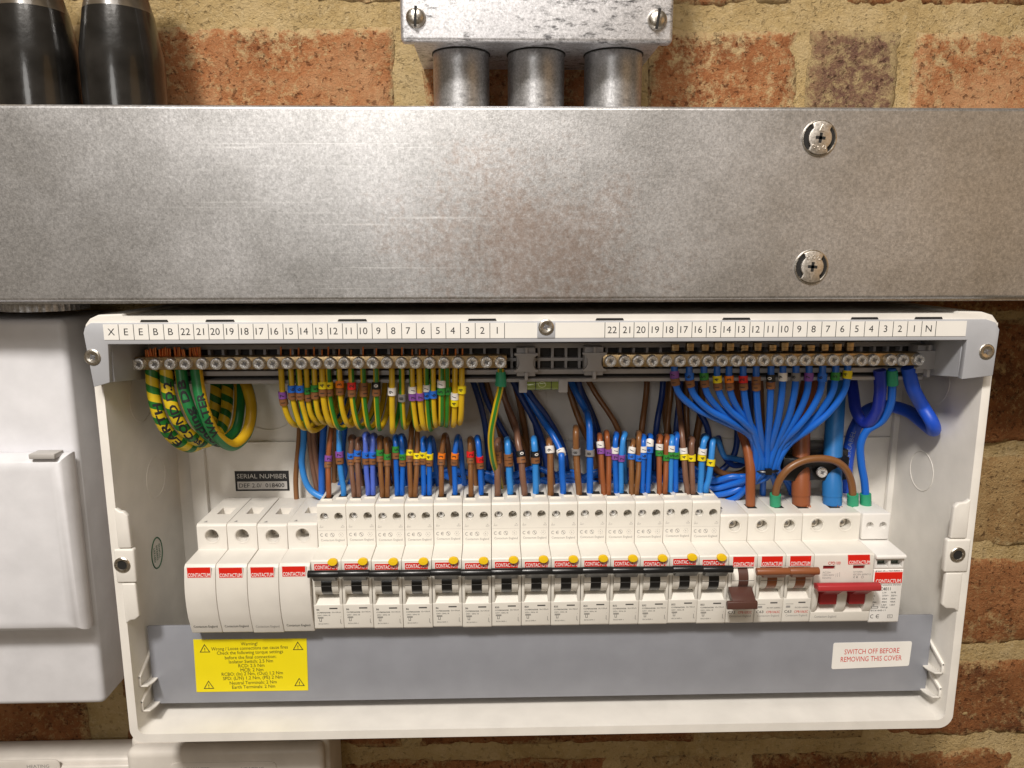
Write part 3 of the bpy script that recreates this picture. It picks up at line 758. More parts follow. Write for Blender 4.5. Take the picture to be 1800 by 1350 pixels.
# cover lugs half way up the rim, each with a tab and a screw insert
for sgn, xe, xi, xt, cpx in ((-1, XL, P(227, 930, -90)[0], P(238, 990, -90)[0], (215, 993)), (1, XR, P(1673, 930, -90)[0], P(1662, 970, -90)[0], (1683, 975))):
    xw = xe-sgn*4.2
    z1, z2, z3, z4 = -146.2, -168.6, -190.2, -213.5
    pr = [(xw, z1+2.5), (xw-sgn*3, z1), (xi+sgn*2.2, z1-.3), (xi, z1-2.8), (xi-sgn*.4, z2), (xw, z2)]
    mb = MB(); mb.prism(pr, -90.5, -87.2, 'y'); mb.build('cover_lug', W_BOX, cu, CU, bev=.9, seg=3); mb = MB()
    pr = [(xw, z3), (xi-sgn*.6, z3), (xi-sgn*1.0, z4+2.4), (xi+sgn*1.6, z4+.2), (xw-sgn*3, z4), (xw, z4-2.5)]
    mb.prism(pr, -90.5, -87.2, 'y')
    mb.build('cover_lug', W_BOX, cu, CU, bev=.9, seg=3)
    mb = MB(); mb.box(min(xe-sgn*1.6, xt), max(xe-sgn*1.6, xt), -90.9, -86.5, z3+.4, z2-.4)
    tb = mb.build('screw_tab', W_BOX, cu, CU, bev=1.2, seg=3)
    c = P(cpx[0], cpx[1], -90.9)
    mb = MB(); mb.lathe((c[0], -90.8, c[2]), (0, -1, 0), [(4.7, -1), (4.7, .5), (4.2, .9), (3.0, .9), (2.6, .2)], 28)
    ins = mb.build('screw_insert', STEEL, tb, CU)
    mb = MB(); mb.lathe((c[0], -90.9, c[2]), (0, -1, 0), [(2.7, 0), (2.7, .35)], 20); mb.build('bore', DARK, ins, CU)
# white top edge and grey label holder with its two ears
cap = [(-220.4, -42), (-219.6, -38.5), (-217, -35.4), (-212.5, -33.4), (-200, -33.0), (-199, -34.2), (258, -34.2), (259, -33.2), (272, -33.4), (278, -35.2), (281, -38.8), (281.9, -42)]
mb = MB(); mb.prism(cap, -95.6, 0, 'y'); mb.build('top_edge', W_BOX, cu, CU, bev=.8, seg=3)
mb = MB()
for a, b2 in ((245, 295), (360, 412), (593, 645), (822, 873), (1047, 1097), (1270, 1320), (1496, 1545), (1608, 1658)):
    x0, x1 = P(a, 558, -96)[0], P(b2, 558, -96)[0]
    mb2 = MB(); mb2.prism([(x0, -37.3), (x0+.6, -36.1), (x1-.6, -36.1), (x1, -37.3)], -95.75, -94, 'y'); mb2.build('slot', DARK, cu, CU)  # dark block set slightly proud, painted shade of the recess
hold = [(-220.5, -43), (-219.5, -40), (-216.5, -37.6), (274, -37.4), (279.5, -39.2), (282, -43.2), (281.2, -69.2), (263.6, -71.2), (264.3, -49.0), (-208, -49.2), (-209, -70.2), (-217.9, -72.6)]
mb = MB(); mb.prism(hold, -97, -93, 'y')
mb.build('label_holder', G_HOLD, cu, CU, bev=.5)
mb = MB(); mb.box(-207.8, 264.1, -93, -50, -48.9, -46)
for x0, x1 in ((-210.5, -208.2), (263.8, 266)):
    mb.prism([(-93, -70.4), (-50, -76), (-50, -49), (-93, -49)], x0, x1, 'x')
mb.build('shelf', G_HOLD, cu, CU)
# paper label strips with their printed cells
mid = P(960, 575, -97)
xs0, xs1 = P(182, 580, -97)[0], P(945, 580, -97)[0]; xs2, xs3 = P(976, 578, -97)[0], P(1698, 578, -97)[0]
zt, zb = -38.3, -46.7
for k, (a, b2) in enumerate(((xs0, xs1), (xs2, xs3))):
    mb = MB(); mb.box(a, b2, -97.25, -96.9, zb, zt); st = mb.build('label_strip', PAPER, cu, CU)
    mb = MB()
    if k == 0:
        names = ['X', 'E', 'E', 'B', 'B']+[str(i) for i in range(22, 0, -1)]
        xc = [P(q, 580, -97)[0] for q in np.linspace(195.5, 874, 27)]
    else:
        names = [str(i) for i in range(22, 0, -1)]+['N']
        xc = [P(q, 578, -97)[0] for q in np.linspace(1076, 1632, 23)]
    pit = (xc[-1]-xc[0])/(len(xc)-1)
    for s_, x in zip(names, xc):
        text(mb, s_, 3.75, plane(x, -97.3, (zt+zb)/2+.1), res=3)
    for i in range(len(xc)+1):
        x = xc[0]+pit*(i-.5)
        if i == 0 and k == 0: continue
        mb.box(x-.16, x+.16, -97.3, -97.26, zb, zt)
    mb.build('lettering', INK, st, CU, smooth=False)
def pozi(parent, c, r, mat, org, h=1.6, name='screw', recess=True, rot=0.0, dish=False):
    mb = MB()
    mb.lathe(c, (0, -1, 0), [(r, -1), (r, h*.55), (r*.92, h*.9), (r*.76, h), (r*.62, h*.98), (r*.18, h-r*.22)], 18)
    o = mb.build(name, mat, parent, org, ang=40)
    mb = MB(); y = c[1]-h+r*.10
    for a in (0, math.pi/2):
        for L, w in ((.55, .11),):
            pr = []
            for u, v in ((-L, -w), (L, -w), (L, w), (-L, w)):
                t = a+rot; pr.append((c[0]+r*(u*math.cos(t)-v*math.sin(t)), y+(0 if a == 0 else .01), c[2]+r*(u*math.sin(t)+v*math.cos(t))))
            mb.add(pr, [(0, 1, 2, 3)])
    mb.build('cross_slot', SHADE, o, org, smooth=False)
    return o
for q, r in (((163, 628), 4.4), ((1734, 618), 4.4)): pozi(cu, P(q[0], q[1], -97), r, STEEL, CU, .8, rot=.5)
mb = MB(); mb.box(mid[0]-4.9, mid[0]+4.9, -97.5, -96.5, zb, zt); mb.build('screw_seat', G_HOLD, cu, CU, bev=.2)
pozi(cu, P(960, 575, -97.5), 4.3, STEEL, CU, .8, rot=.3)
# terminal rack: a grid of ribs, bar holders, spirit level
mb = MB()
for z0, z1, y0 in ((-57.5, -54.5, -57), (-65.6, -63.6, -56), (-73.0, -70.2, -60), (-77.4, -75.4, -62)): mb.box(-205, 262, y0, -50, z0, z1)
mb.build('rack_rail', G_RACK, cu, CU, bev=.2)
mb = MB()
for i in range(57):
    x = -203+i*8.25; mb.box(x-.75, x+.75, -55.6, -50.5, -70.1, -57.6)
ob = mb.build('rack_rib', G_RACK, cu, CU); ob['kind'] = 'stuff'
mb = MB(); mb.box(-205, 262, -50, -48, -78, -48); mb.build('rack_shade_back', flat('rack_shade_colour', (.05, .045, .04), .7), cu, CU)  # dark sheet behind the ribs, shade put into its colour
for (x, z) in ((P(925, 637, -69)[0], -64.6), (P(1045, 635, -69)[0], -64.3), (P(1632, 632, -69)[0], -64.2)):
    right = [(x+7.0-3.0*math.sin(t), z+4.4*math.cos(t)) for t in np.linspace(0, math.pi, 9)]
    left = [(x-7.0+3.0*math.sin(t), z-4.4*math.cos(t)) for t in np.linspace(0, math.pi, 9)]
    pr = [(x-7.2, z+5.6), (x+7.2, z+5.6)]+right+[(x+7.2, z-5.6), (x-7.2, z-5.6)]+left
    mb = MB(); mb.prism(pr, -70, -66.5, 'y'); mb.box(x-5.5, x+5.5, -66.5, -56, z-8.5, z+8.5)
    mb.box(x-.9, x+.9, -70.6, -66.5, z-10.2, z-5.6); mb.box(x-.8, x+.8, -69.6, -66.5, z+5.6, z+9)
    mb.build('bar_holder', G_RACK, cu, CU, bev=.25)
lv = MB(); a, b2 = P(926, 676, -60), P(982, 676, -60)
lv.lathe((a[0], -60, a[2]-.2), (1, 0, 0), [(3.0, 0), (3.1, .3), (3.1, b2[0]-a[0]-.3), (3.0, b2[0]-a[0])], 18)
m, t, b = nt('level_fluid'); b.inputs['Base Color'].default_value = (.36, .46, .12, 1); b.inputs['Roughness'].default_value = .12; b.inputs['Transmission Weight'].default_value = .35
vial = lv.build('level_vial', m, cu, CU)
lv = MB()
for f_ in (.27, .76):
    x = a[0]+(b2[0]-a[0])*f_; lv.lathe((x-.25, -60, a[2]-.2), (1, 0, 0), [(3.16, 0), (3.16, .5)], 18)
lv.build('level_line', INK, vial, CU)
lv = MB(); x = a[0]+(b2[0]-a[0])*.5; lv.ring((x-.6, -63.0, a[2]+.5), (0, 1, 0), 2.2, .3, 20, sz=.75); lv.build('bubble', flat('bubble_white', (.6, .65, .4), .2), vial, CU)
mb = MB()
for x0, x1 in ((P(912, 676, -60)[0], P(926, 676, -60)[0]), (P(981, 676, -60)[0], P(997, 676, -60)[0])): mb.box(x0, x1, -63.4, -57, a[2]-4.4, -75.6)
mb.build('level_bracket', G_RACK, cu, CU, bev=.4)
# knock-outs, moulded rings on back and side walls
def knock(c, axis, r, a0=0, a1=1, sx=1, sz=1): mb = MB(); mb.ring(c, axis, r, .22, 40, a0=a0, a1=a1, sx=sx, sz=sz); mb.build('knockout', W_BOX, cu, CU)
for px, py, r in ((1105, 705, 33), (905, 705, 22), (470, 700, 22), (1640, 650, 18)): knock(P(px, py, -5.2), (0, 1, 0), r)
knock((XR-5.1, -40, -142), (1, 0, 0), 13, sx=1, sz=1); knock((XR-5.1, -44, -80), (1, 0, 0), 16)
knock((XL+5.1, -38, -142), (1, 0, 0), 13); knock((XL+5.1, -48, -88), (1, 0, 0), 15)
# clip fins in the lower corners
for sgn, xw in ((-1, XL+5), (1, XR-5)):
    for z, hh in ((-253.5, 12), (-270, 9)):
        mb = MB()
        mb.prism([(-84, z), (-60, z+hh), (-58, z+hh), (-58, z+hh-1.6), (-82.4, z-1.6), (-84, z-1.6)], min(xw, xw-sgn*1.6), max(xw, xw-sgn*1.6), 'x')
        x1 = xw-sgn*5.5
        bowl = [(-84+k*2.6, z-7.0-2.6*math.sin(math.pi*k/10)) for k in range(11)]
        mb.prism(bowl+[(y_, z_+.9) for y_, z_ in bowl[::-1]], min(xw, x1), max(xw, x1), 'x')
        mb.box(min(xw, xw-sgn*1.4), max(xw, xw-sgn*1.4), -84, -82.8, z-7, z)
        mb.build('cover_clip', W_BOX, cu, CU, bev=.3)
# din rail and its grey end
mb = MB(); mb.box(-188, 254, -15, -8, -215, -208); mb.box(-188, 254, -15, -8, -180, -173); mb.box(-188, 254, -9.5, -6, -208, -180)
mb.build('din_rail', ZINC, cu, CU)
c = P(340, 958, -40); mb = MB(); mb.box(-190.2, -184.6, -44, -36, -184, -175); mb.box(-186.6, -184.6, -40, -12, -200, -184); mb.box(-190.2, -184.6, -44, -36, -175, -172)
mb.build('rail_end_stop', plastic('end_stop_grey', (.20, .21, .22), .45), cu, CU, bev=.4)
# serial plate on the back, oval stamp on the left wall
a = P(461, 845, -5); mb = MB(); mb.box(a[0]-18.4, a[0]+18.4, -5.35, -4.9, a[2]-7.2, a[2]+7.0); sl = mb.build('serial_label', INK, cu, CU, bev=.1)
mb = MB(); mb.box(a[0]-17.0, a[0]+17.0, -5.42, -5.3, a[2]-6.0, a[2]-.4); mb.build('serial_panel', plastic('silver_paper', (.50, .48, .46), .4), sl, CU)
mb = MB(); text(mb, 'SERIAL NUMBER', 3.2, plane(a[0], -5.45, a[2]+3.4, rot=R(-.5)), 34); mb.build('lettering', plastic('silver_ink', (.55, .53, .5), .4), sl, CU, smooth=False)
mb = MB(); text(mb, 'DEF 2.0/', 3.0, plane(a[0]-8.2, -5.47, a[2]-3.2), 15.5); text(mb, '018400', 3.0, plane(a[0]+8.6, -5.47, a[2]-3.2), 13.0, bold=.015); mb.build('lettering', INK, sl, CU, smooth=False)
c = (XL+5.15, -46, P(265, 972, -46)[2])
mb = MB()
mb.ring(c, (1, 0, 0), 7.4, .35, 36, sx=1, sz=1.35)
fx = lambda u, v: (c[0]+.12, c[1]+v*1.0, c[2]+u)
for k, (w, l) in enumerate((('TESTED', -3.5), ('PASSED', 0), ('QUALITY', 3.5))):
    text(mb, w, 2.0, lambda u, v, l=l: (c[0]+.12, c[1]+l-v, c[2]-u), 10, bold=.02)
mb.build('stamp', STAMP, cu, CU, smooth=False)
# ================================================================== GREY BUSBAR COVER
YP = -71.0
PO = (32, YP, -279)
pc = thing('busbar_cover', PO, 'long grey plastic cover panel below the breakers carrying two stickers', 'cover panel')
xa = P(258, 1097, YP)[0]; xb = P(1640, 1086, YP)[0]; zt_ = P(900, 1092, YP)[2]; zb_ = P(900, 1226, YP)[2]
xa = max(xa, XL+5.4); xb = min(xb, XR-5.4)
mb = MB(); mb.prism([(YP, zt_), (YP, zb_), (YP+1.6, zb_-.6), (YP+18, zb_-.6), (YP+18, zb_+1), (YP+2.4, zb_+1.6), (YP+2.4, zt_-.4), (YP+.6, zt_)], xa, xb, 'x')
mb.build('cover_plate', G_PANEL, pc, PO, bev=.4)
pq = [P(340, 1124, YP), P(539, 1122, YP), P(542, 1213, YP), P(346, 1216, YP)]
mb = MB(); mb.prism([(q[0], q[2]) for q in pq], YP-.35, YP-.05, 'y'); wl = mb.build('warning_label', YLAB, pc, PO)
mb = MB(); cxx = sum(q[0] for q in pq)/4+.6; z1 = (pq[0][2]+pq[1][2])/2; z0 = (pq[2][2]+pq[3][2])/2; hh = z1-z0
lines = [('Warning!', 0), ('Wrong / Loose connections can cause fires', 1), ('Check the following torque settings', 2), ('before the final connection:', 3), ('Isolator Switch: 2.5 Nm', 4), ('RCD: 2.5 Nm', 5), ('MCB: 2 Nm', 6), ('RCBO: (In) 2 Nm, (Out) 1.2 Nm', 7), ('SPD: (L/N) 1.2 Nm, (PE) 2 Nm', 8), ('Neutral Terminals: 2 Nm', 9), ('Earth Terminals: 2 Nm', 10)]
wid = [21, 97, 84, 65, 56, 33, 29, 78, 76, 60, 55]
sc_ = (pq[1][0]-pq[0][0])/(1635-65)*7.83
for (s_, i), w in zip(lines, wid):
    text(mb, s_, 2.25, plane(cxx-1.0+i*.1, YP-.4, z1-hh*(.095+.0815*i), rot=R(.8)), w*sc_*1.43*.98, bold=.004)
for u, v in ((.095, .165), (.92, .145), (.105, .865), (.915, .84)):
    x, z = pq[0][0]+(pq[1][0]-pq[0][0])*u, z1-hh*v
    o3 = [(0, 3.1), (3.3, -2.6), (-3.3, -2.6)]; i3 = [(0, 2.2), (2.5, -2.15), (-2.5, -2.15)]
    mb.add([(x+p[0], YP-.4, z+p[1]) for p in o3+i3], [(0, 1, 4, 3), (1, 2, 5, 4), (2, 0, 3, 5)])
    text(mb, '!', 2.4, plane(x, YP-.4, z-.7), bold=.02)
mb.build('lettering', INK, wl, PO, smooth=False)
pq = [P(1465, 1130, YP), P(1603, 1127, YP), P(1597, 1170, YP), P(1461, 1176, YP)]
def rounded(poly, r=1.4, n=4):
    out = []
    for i in range(len(poly)):
        a, b, c = np.array(poly[i-1]), np.array(poly[i]), np.array(poly[(i+1) % len(poly)])
        u = (a-b)/np.linalg.norm(a-b)*r; v = (c-b)/np.linalg.norm(c-b)*r
        for k in range(n+1):
            t = k/n; out.append(tuple(b+u*(1-t)**2+v*t**2))
    return out
mb = MB(); mb.prism(rounded([(q[0], q[2]) for q in pq]), YP-.35, YP-.05, 'y'); nl = mb.build('notice_label', PAPER, pc, PO)
mb = MB(); x = sum(q[0] for q in pq)/4; z = sum(q[2] for q in pq)/4; rr = R(.8)
text(mb, 'SWITCH OFF BEFORE', 3.5, plane(x, YP-.4, z+2.7, rot=rr), 35.5, bold=.004); text(mb, 'REMOVING THIS COVER', 3.5, plane(x, YP-.4, z-2.5, rot=rr), 39.5, bold=.004)
mb.build('lettering', RINK, nl, PO, smooth=False)
# ================================================================== TERMINAL BARS
def terminal_bar(px_list, py, label):
    xs = [P(q, py, -71)[0] for q in px_list]; z = P(px_list[len(px_list)//2], py, -71)[2]
    org = ((xs[0]+xs[-1])/2, -62, z)
    t = thing('terminal_bar', org, label, 'terminal bar', 'brass terminal bars')
    mb = MB(); mb.box(xs[0]-4.4, xs[-1]+3.6, -68, -59, z-3.7, z+3.7); mb.build('bar', BRASS, t, org, bev=.3)
    first = None
    for x in xs:
        loc = (x-xs[0], 0, 0)
        if first is None:
            first = pozi(t, (x, -68, z), 3.55, ZINC, org, 3.4, 'terminal_screw', rot=.4)
            proto = (x)
        else:
            c = first.copy(); COL.objects.link(c); c.location = ((x-proto)*S, random.uniform(-.5, .3)*S, random.uniform(-.15, .15)*S)
            for ch in first.children: d = ch.copy(); COL.objects.link(d); d.parent = c
    return t, xs, z
earth_px = [230, 243, 271, 298, 325]+list(np.linspace(354, 880, 22))
tb1, EX, EZ = terminal_bar(earth_px, 639, 'brass earth terminal bar on the left with bright cross head screws')
neut_px = list(np.linspace(1074, 1515, 19))+[1537, 1567, 1588, 1616]
tb2, NX, NZ = terminal_bar(neut_px, 634, 'brass neutral terminal bar on the right with blue wires below')
# ================================================================== BREAKERS
BY, BZ = -45, -227
def body_profile(zt, deep=True):
    return [(-12, -226.5), (-12, zt), (-60.8, zt), (-62, zt-1.2), (-62, -180.3), (-81.2, -180.9), (-82, -181.7), (-82, -188.9),
            (-70, -190), (-70, -203.2), (-72, -204.2), (-82, -209.4), (-82, -210.4), (-80.8, -225.2), (-79.4, -226.5)]
def cheeks(mb, spans):
    for a, b in spans: mb.prism([(-71, -189.6), (-82.04, -188.85), (-82.04, -209.45), (-72.2, -204.4), (-71, -203.8)], a, b, 'x')
def hole(cx, cz, r, y0=-63, depth=9):
    mb = MB(); mb.cyl((cx, y0+depth+.0, cz), (0, -1, 0), r, depth+1, 20); return mb
def drum(t, org, x0, x1, xa, xb, colmat, up=True, cy=-75.3, cz=-196.6, r=8.4, white=None):
    arcp = [(cy-r*math.cos(R(a)), cz+r*math.sin(R(a))) for a in range(-66, 67, 12)]
    for nm, a, b, m in (('drum', x0, xa-.05, white or W_BRK), ('drum', xb+.05, x1, white or W_BRK), ('lever_centre', xa, xb, colmat)):
        mb = MB(); mb.prism(arcp+[(cy, cz+r*.8), (cy, cz-r*.8)], a, b, 'x')
        o = mb.build(nm, m, t, org, ang=30)
        if nm == 'drum' or True:
            mb = MB(); mb.box(a+.02, b-.02, cy-r-.06, cy-r+.6, cz-.15, cz+.05); mb.build('groove', INK if nm == 'drum' else flat('groove_grey', (.2, .2, .2), .4), o, org)  # thin line across each part, black on the drum, grey on the lever
def logo(mb, s, x, y, z, w, h): text(mb, s, h, plane(x, y, z), w, bold=.022)
def badge(t, org, x0, x1, z0, z1, y, lz, lh, lw=None):
    mb = MB(); mb.box(x0-.35, x1+.35, y-.06, y+.2, z0-.35, z1+.35); rim = mb.build('badge', PAPER, t, org)
    mb = MB(); mb.box(x0, x1, y-.12, y+.1, z0, z1); mb.build('red_field', BADGE, rim, org)
    mb = MB(); logo(mb, 'CONTACTUM', (x0+x1)/2, y-.16, lz, lw or (x1-x0)*.93, lh); mb.build('lettering', WINK, rim, org, smooth=False)
    return rim
def ce(mb, x, z, y, h=1.9, mat=0):
    for k in (0, 1):
        cx = x+k*h*1.35; r = h*.5
        prev = None; vs = []
        for q in range(9):
            a = R(55+q*250/8); vs += [(cx+r*math.cos(a), y, z+r*math.sin(a)), (cx+(r-.34)*math.cos(a), y, z+(r-.34)*math.sin(a))]
        mb.add(vs, [(2*q, 2*q+1, 2*q+3, 2*q+2) for q in range(8)], mat)
        if k: mb.add([(cx-r, y, z-.15), (cx+r*.5, y, z-.15), (cx+r*.5, y, z+.15), (cx-r, y, z+.15)], [(0, 1, 2, 3)], mat)
def circ(mb, x, z, y, r, w=.22, n=16, mat=0):
    vs = []
    for q in range(n): a = 2*math.pi*q/n; vs += [(x+r*math.cos(a), y, z+r*math.sin(a)), (x+(r-w)*math.cos(a), y, z+(r-w)*math.sin(a))]
    mb.add(vs, [(2*q, 2*q+1, (2*q+3) % (2*n), (2*q+2) % (2*n)) for q in range(n)], mat)
def quad(mb, x0, x1, z0, z1, y, mat=0): mb.add([(x0, y, z0), (x1, y, z0), (x1, y, z1), (x0, y, z1)], [(0, 1, 2, 3)], mat)
def lowy(z): return -82+(-210.4-z)*(1.2/14.8)-.06          # front of the sloping lower face

W = 17.95
ORG = (0, BY, BZ)
def make_rcbo(x0, rating, label):
    t = thing('circuit_breaker', (x0, BY, BZ), label, 'circuit breaker', 'black lever breakers in the row')
    zt = -153.3
    mb = MB(); mb.prism(body_profile(zt), .14, W-.14, 'x'); cheeks(mb, ((.17, 1.9), (W-1.9, W-.17)))
    # wire guides on the top: shallow fins between the two entries
    mb.prism([(-55, zt-.1), (-49, zt+2.6), (-22, zt+5.5), (-22, zt-.1)], 8.5, 9.5, 'x')
    mb.prism([(-55, zt-.1), (-50, zt+1.6), (-22, zt+3.5), (-22, zt-.1)], .3, 1.1, 'x')
    mb.box(1.2, 8.3, -54.6, -53.2, zt-.1, zt+1.0); mb.box(9.8, 16.9, -51.6, -50.2, zt-.1, zt+1.0)
    b = mb.build('body', W_BRK, t, ORG, bev=.35, seg=2)
    cm = MB()
    for cx in (4.5, 13.3): cm.cyl((cx, -54, -161.2), (0, -1, 0), 2.65, 10, 20)
    cut(b, cutter(cm, ORG))
    mb = MB(); mb.box(2.0, 7.4, -52.5, -44, zt-.2, zt+.06); mb.box(10.6, 16.0, -49.5, -42, zt-.2, zt+.06); mb.build('wire_entry', DARK, t, ORG)  # dark pads on the top face, painted shade of the wire holes
    s = pozi(t, (4.5, -57.2, -161.2), 2.45, ZINC, ORG, 1.4, 'terminal_screw', rot=.6)
    s = pozi(t, (13.3, -54.2, -161.2), 2.45, STEEL, ORG, .1, 'terminal_screw', rot=.2)
    # print on the shoulder
    y = -62.07; mb = MB()
    ce(mb, 2.6, -173.0, y, 2.2); circ(mb, 9.0, -173.0, y, 1.35); mb.add([(8.2, y, -172.1), (8.5, y, -171.8), (9.9, y, -173.9), (9.6, y, -174.2)], [(0, 1, 2, 3)])
    for k in range(8): a = k*math.pi/4; quad(mb, 14.4+1.4*math.cos(a)-.16, 14.4+1.4*math.cos(a)+.16, -173+1.4*math.sin(a)-.16, -173+1.4*math.sin(a)+.16, y)
    text(mb, 'K', .9, plane(14.4, y, -173), bold=.02)
    text(mb, 'Contactum England', 1.45, plane(9.1, y, -176.6), 14.6)
    text(mb, 'L', .8, plane(2.2, y, -166.9)); text(mb, 'OUT', .8, plane(2.6, y, -168.0)); text(mb, 'N', .8, plane(15.6, y, -166.9)); text(mb, 'OUT', .8, plane(15.6, y, -168.0))
    quad(mb, .5, W-.5, -170.0, -169.93, y)
    mb.build('shoulder_print', GINK, t, ORG, smooth=False)
    badge(t, ORG, 2.0, 15.8, -187.3, -183.3, -82, -185.4, 2.35, 12.8)
    mb = MB(); mb.lathe((13.2, -82, -181.9), (0, -1, .12), [(2.95, -.5), (2.95, 1.7), (2.6, 2.1), (0, 2.2)], 24, sz=.72); mb.build('test_button', YBTN, t, ORG)
    drum(t, ORG, 1.95, W-1.95, 5.9, 12.1, BLK)
    mb = MB()
    mb.prism([(-89.6+2.2*math.cos(a), -186.2+2.2*math.sin(a)) for a in np.linspace(0, 2*math.pi, 16, endpoint=False)], .04, W-.04, 'x')
    mb.prism([(-90, -187.9), (-82.5, -190.2), (-82.5, -192.6), (-86.0, -192.3), (-89.5, -188.3)], 2.1, 15.6, 'x')
    mb.build('lever', BLK, t, ORG, bev=.25)
    # lower print
    fn = lambda x, z, s_: None
    mb = MB()
    def tx(s_, h, x, z, w=None, bold=0.0): text(mb, s_, h, lambda u, v: (x+u, lowy(z+v), z+v), w, bold=bold, left=True)
    tx(rating, 1.15, 2.0, -212.7, bold=.03)
    quad(mb, 9.7, 14.6, -212.3, -211.5, lowy(-211.9))
    tx('CCPBR06030B', .85, 2.0, -214.7, 8.2, .02); tx('IΔn=30mA', .85, 11.1, -214.5, 5.4)
    tx('230V~ 50Hz', .8, 2.2, -216.5, 6.2, .01); tx('10', .8, 9.0, -216.5, bold=.03)
    for k in range(3): quad(mb, 2.4, 5.8, -218.6+k*.45, -218.35+k*.45, lowy(-218.3))
    quad(mb, 3.3, 3.55, -220.6, -218.8, lowy(-219.5)); quad(mb, 4.4, 4.65, -220.6, -218.8, lowy(-219.5)); quad(mb, 3.3, 4.65, -220.7, -220.45, lowy(-220.4))
    tx('IEC61009-1', .8, 2.6, -222.3, 6.2)
    quad(mb, 15.9, 16.1, -222.0, -217.6, lowy(-220)); tx('2', .7, 16.3, -222.2); tx('1', .7, 16.3, -217.6)
    mb.build('rating_print', flat('dark_grey_ink', (.06, .058, .055), .6), t, ORG, smooth=False)
    return t
TAGW = dict(violet='violet 7', blue='blue 6', green='green 5', yellow='yellow 4', orange='orange 3', red='red 2', black='black 0', brown='brown 1', white='white 9', grey='grey 8', slash='white slash')
RC_TAGS = [['violet', 'brown'], ['blue', 'brown'], ['green', 'brown'], ['yellow', 'brown'], ['orange', 'brown'], ['red', 'brown'], ['brown', 'brown'], ['black', 'brown'],
           ['white'], ['grey'], ['slash', 'violet'], ['slash', 'blue'], ['slash', 'green'], ['slash', 'yellow']]
def tags(c): return ' over '.join(TAGW[q] for q in c)
RCX = [-109.2+i*17.95 for i in range(14)]
RATE = ['B6']*6+['B20']*2+['B25']*2+['B32']*4
protos = {}
for i, x in enumerate(RCX):
    lab = f'black lever breaker fed by wires tagged {tags(RC_TAGS[i])}'
    if RATE[i] not in protos: protos[RATE[i]] = make_rcbo(x, RATE[i], lab)
    else: copy_tree(protos[RATE[i]], (x, BY+random.uniform(-.25, .25), BZ+random.uniform(-.3, .3)), lab)

def make_mcb(x0, w, rating, code, on, label, lightmat):
    t = thing('circuit_breaker', (x0, BY, BZ), label, 'circuit breaker', 'brown lever breakers in the row')
    zt = -162.6
    mb = MB(); mb.prism(body_profile(zt), .14, w-.14, 'x'); cheeks(mb, ((.17, 1.9), (w-1.9, w-.17)))
    b = mb.build('body', W_BRK, t, ORG, bev=.35)
    cm = MB(); cm.cyl((9, -52, -170), (0, -1, 0), 3.5, 12, 24); cut(b, cutter(cm, ORG))
    mb = MB(); mb.ring((9, -62.0, -170), (0, 1, 0), 4.3, .3, 28); mb.build('terminal_ring', W_BRK, t, ORG)
    pozi(t, (9, -55.5, -170), 3.3, STEEL, ORG, 1.0, 'terminal_screw', rot=.7)
    mb = MB(); quad(mb, .4, w-.4, -179.8, -179.7, -62.06); mb.build('shoulder_line', GINK, t, ORG, smooth=False)
    mb = MB(); mb.box(3.4 if x0 > 150 else 2.0, 9.6 if x0 > 150 else 4.6, -51, -43 if x0 > 150 else -47.5, zt-.2, zt+.06); mb.build('wire_entry', DARK, t, ORG)
    badge(t, ORG, 2.4, w-2.0, -188.2, -181.9, -82, -186.7, 2.4)
    drum(t, ORG, 1.95, w-1.95, 6.0, 12.0, lightmat)
    mb = MB()
    if on:
        ba = P(1332.5 if x0 < 170 else 1390.5, 1005, -92)[0]-x0; bb = P(1390 if x0 < 170 else 1442, 1005, -92)[0]-x0
        mb.prism([(-89.6+2.3*math.cos(a), -188.2+2.3*math.sin(a)) for a in np.linspace(0, 2*math.pi, 16, endpoint=False)], ba, bb, 'x')
        mb.prism([(-90, -190), (-82.5, -191.6), (-82.5, -193.8), (-86.0, -193.8), (-89.5, -190.4)], 2.1, 15.4, 'x')
    else:
        mb.prism([(-83.2, -200.5), (-84.6, -200.5), (-93.6, -205.6), (-92.4, -207), (-83, -204.5)], P(1284, 1040, -88)[0]-x0, P(1325, 1040, -88)[0]-x0, 'x')
        mb.prism([(-92.6, -205.0), (-94.2, -205.4), (-94.6, -209.6), (-92.8, -210.6), (-90.6, -207)], P(1279, 1060, -94)[0]-x0, P(1332, 1060, -94)[0]-x0, 'x')
    mb.build('lever', lightmat, t, ORG, bev=.3)
    D = flat('print_grey_ink', (.10, .098, .095), .6); mb = MB()
    def tx(s_, h, x, z, wd=None, bold=0.0, m=0): text(mb, s_, h, lambda u, v: (x+u, lowy(z+v), z+v), wd, m, bold=bold, left=True)
    quad(mb, 9.4, 13.8, -212.6, -211.7, lowy(-212.2))
    quad(mb, 1.6, 6.4, -213.2, -213.0, lowy(-213)); quad(mb, 2.0, 4.6, -215.6, -214.1, lowy(-215), 2)
    tx('IEC/EN 60898-1', .9, 7.6, -215.6, 8.8)
    tx(rating, 1.75, 1.2, -218.3, 4.5, .02); tx(code, 1.6, 7.4, -218.5, 8.6, .006, 1); tx('Contactum England', 1.4, 2.2, -221.2, 13.4, m=2)
    mb.build('rating_print', [D, RINK, GINK], t, ORG, smooth=False)
MX = [142.2, 159.7, 177.1]
make_mcb(MX[0], 17.4, 'C32', 'CPB1032C', False, 'breaker with dark brown lever switched down and C32 print', BRN_D)
make_mcb(MX[1], 17.3, 'C63', 'CPB1063C', True, 'brown lever breaker marked C63 beside the breaker that is switched down', BRN_L)
make_mcb(MX[2], 17.3, 'C63', 'CPB1063C', True, 'brown lever breaker marked C63 beside the red main switch', BRN_L)

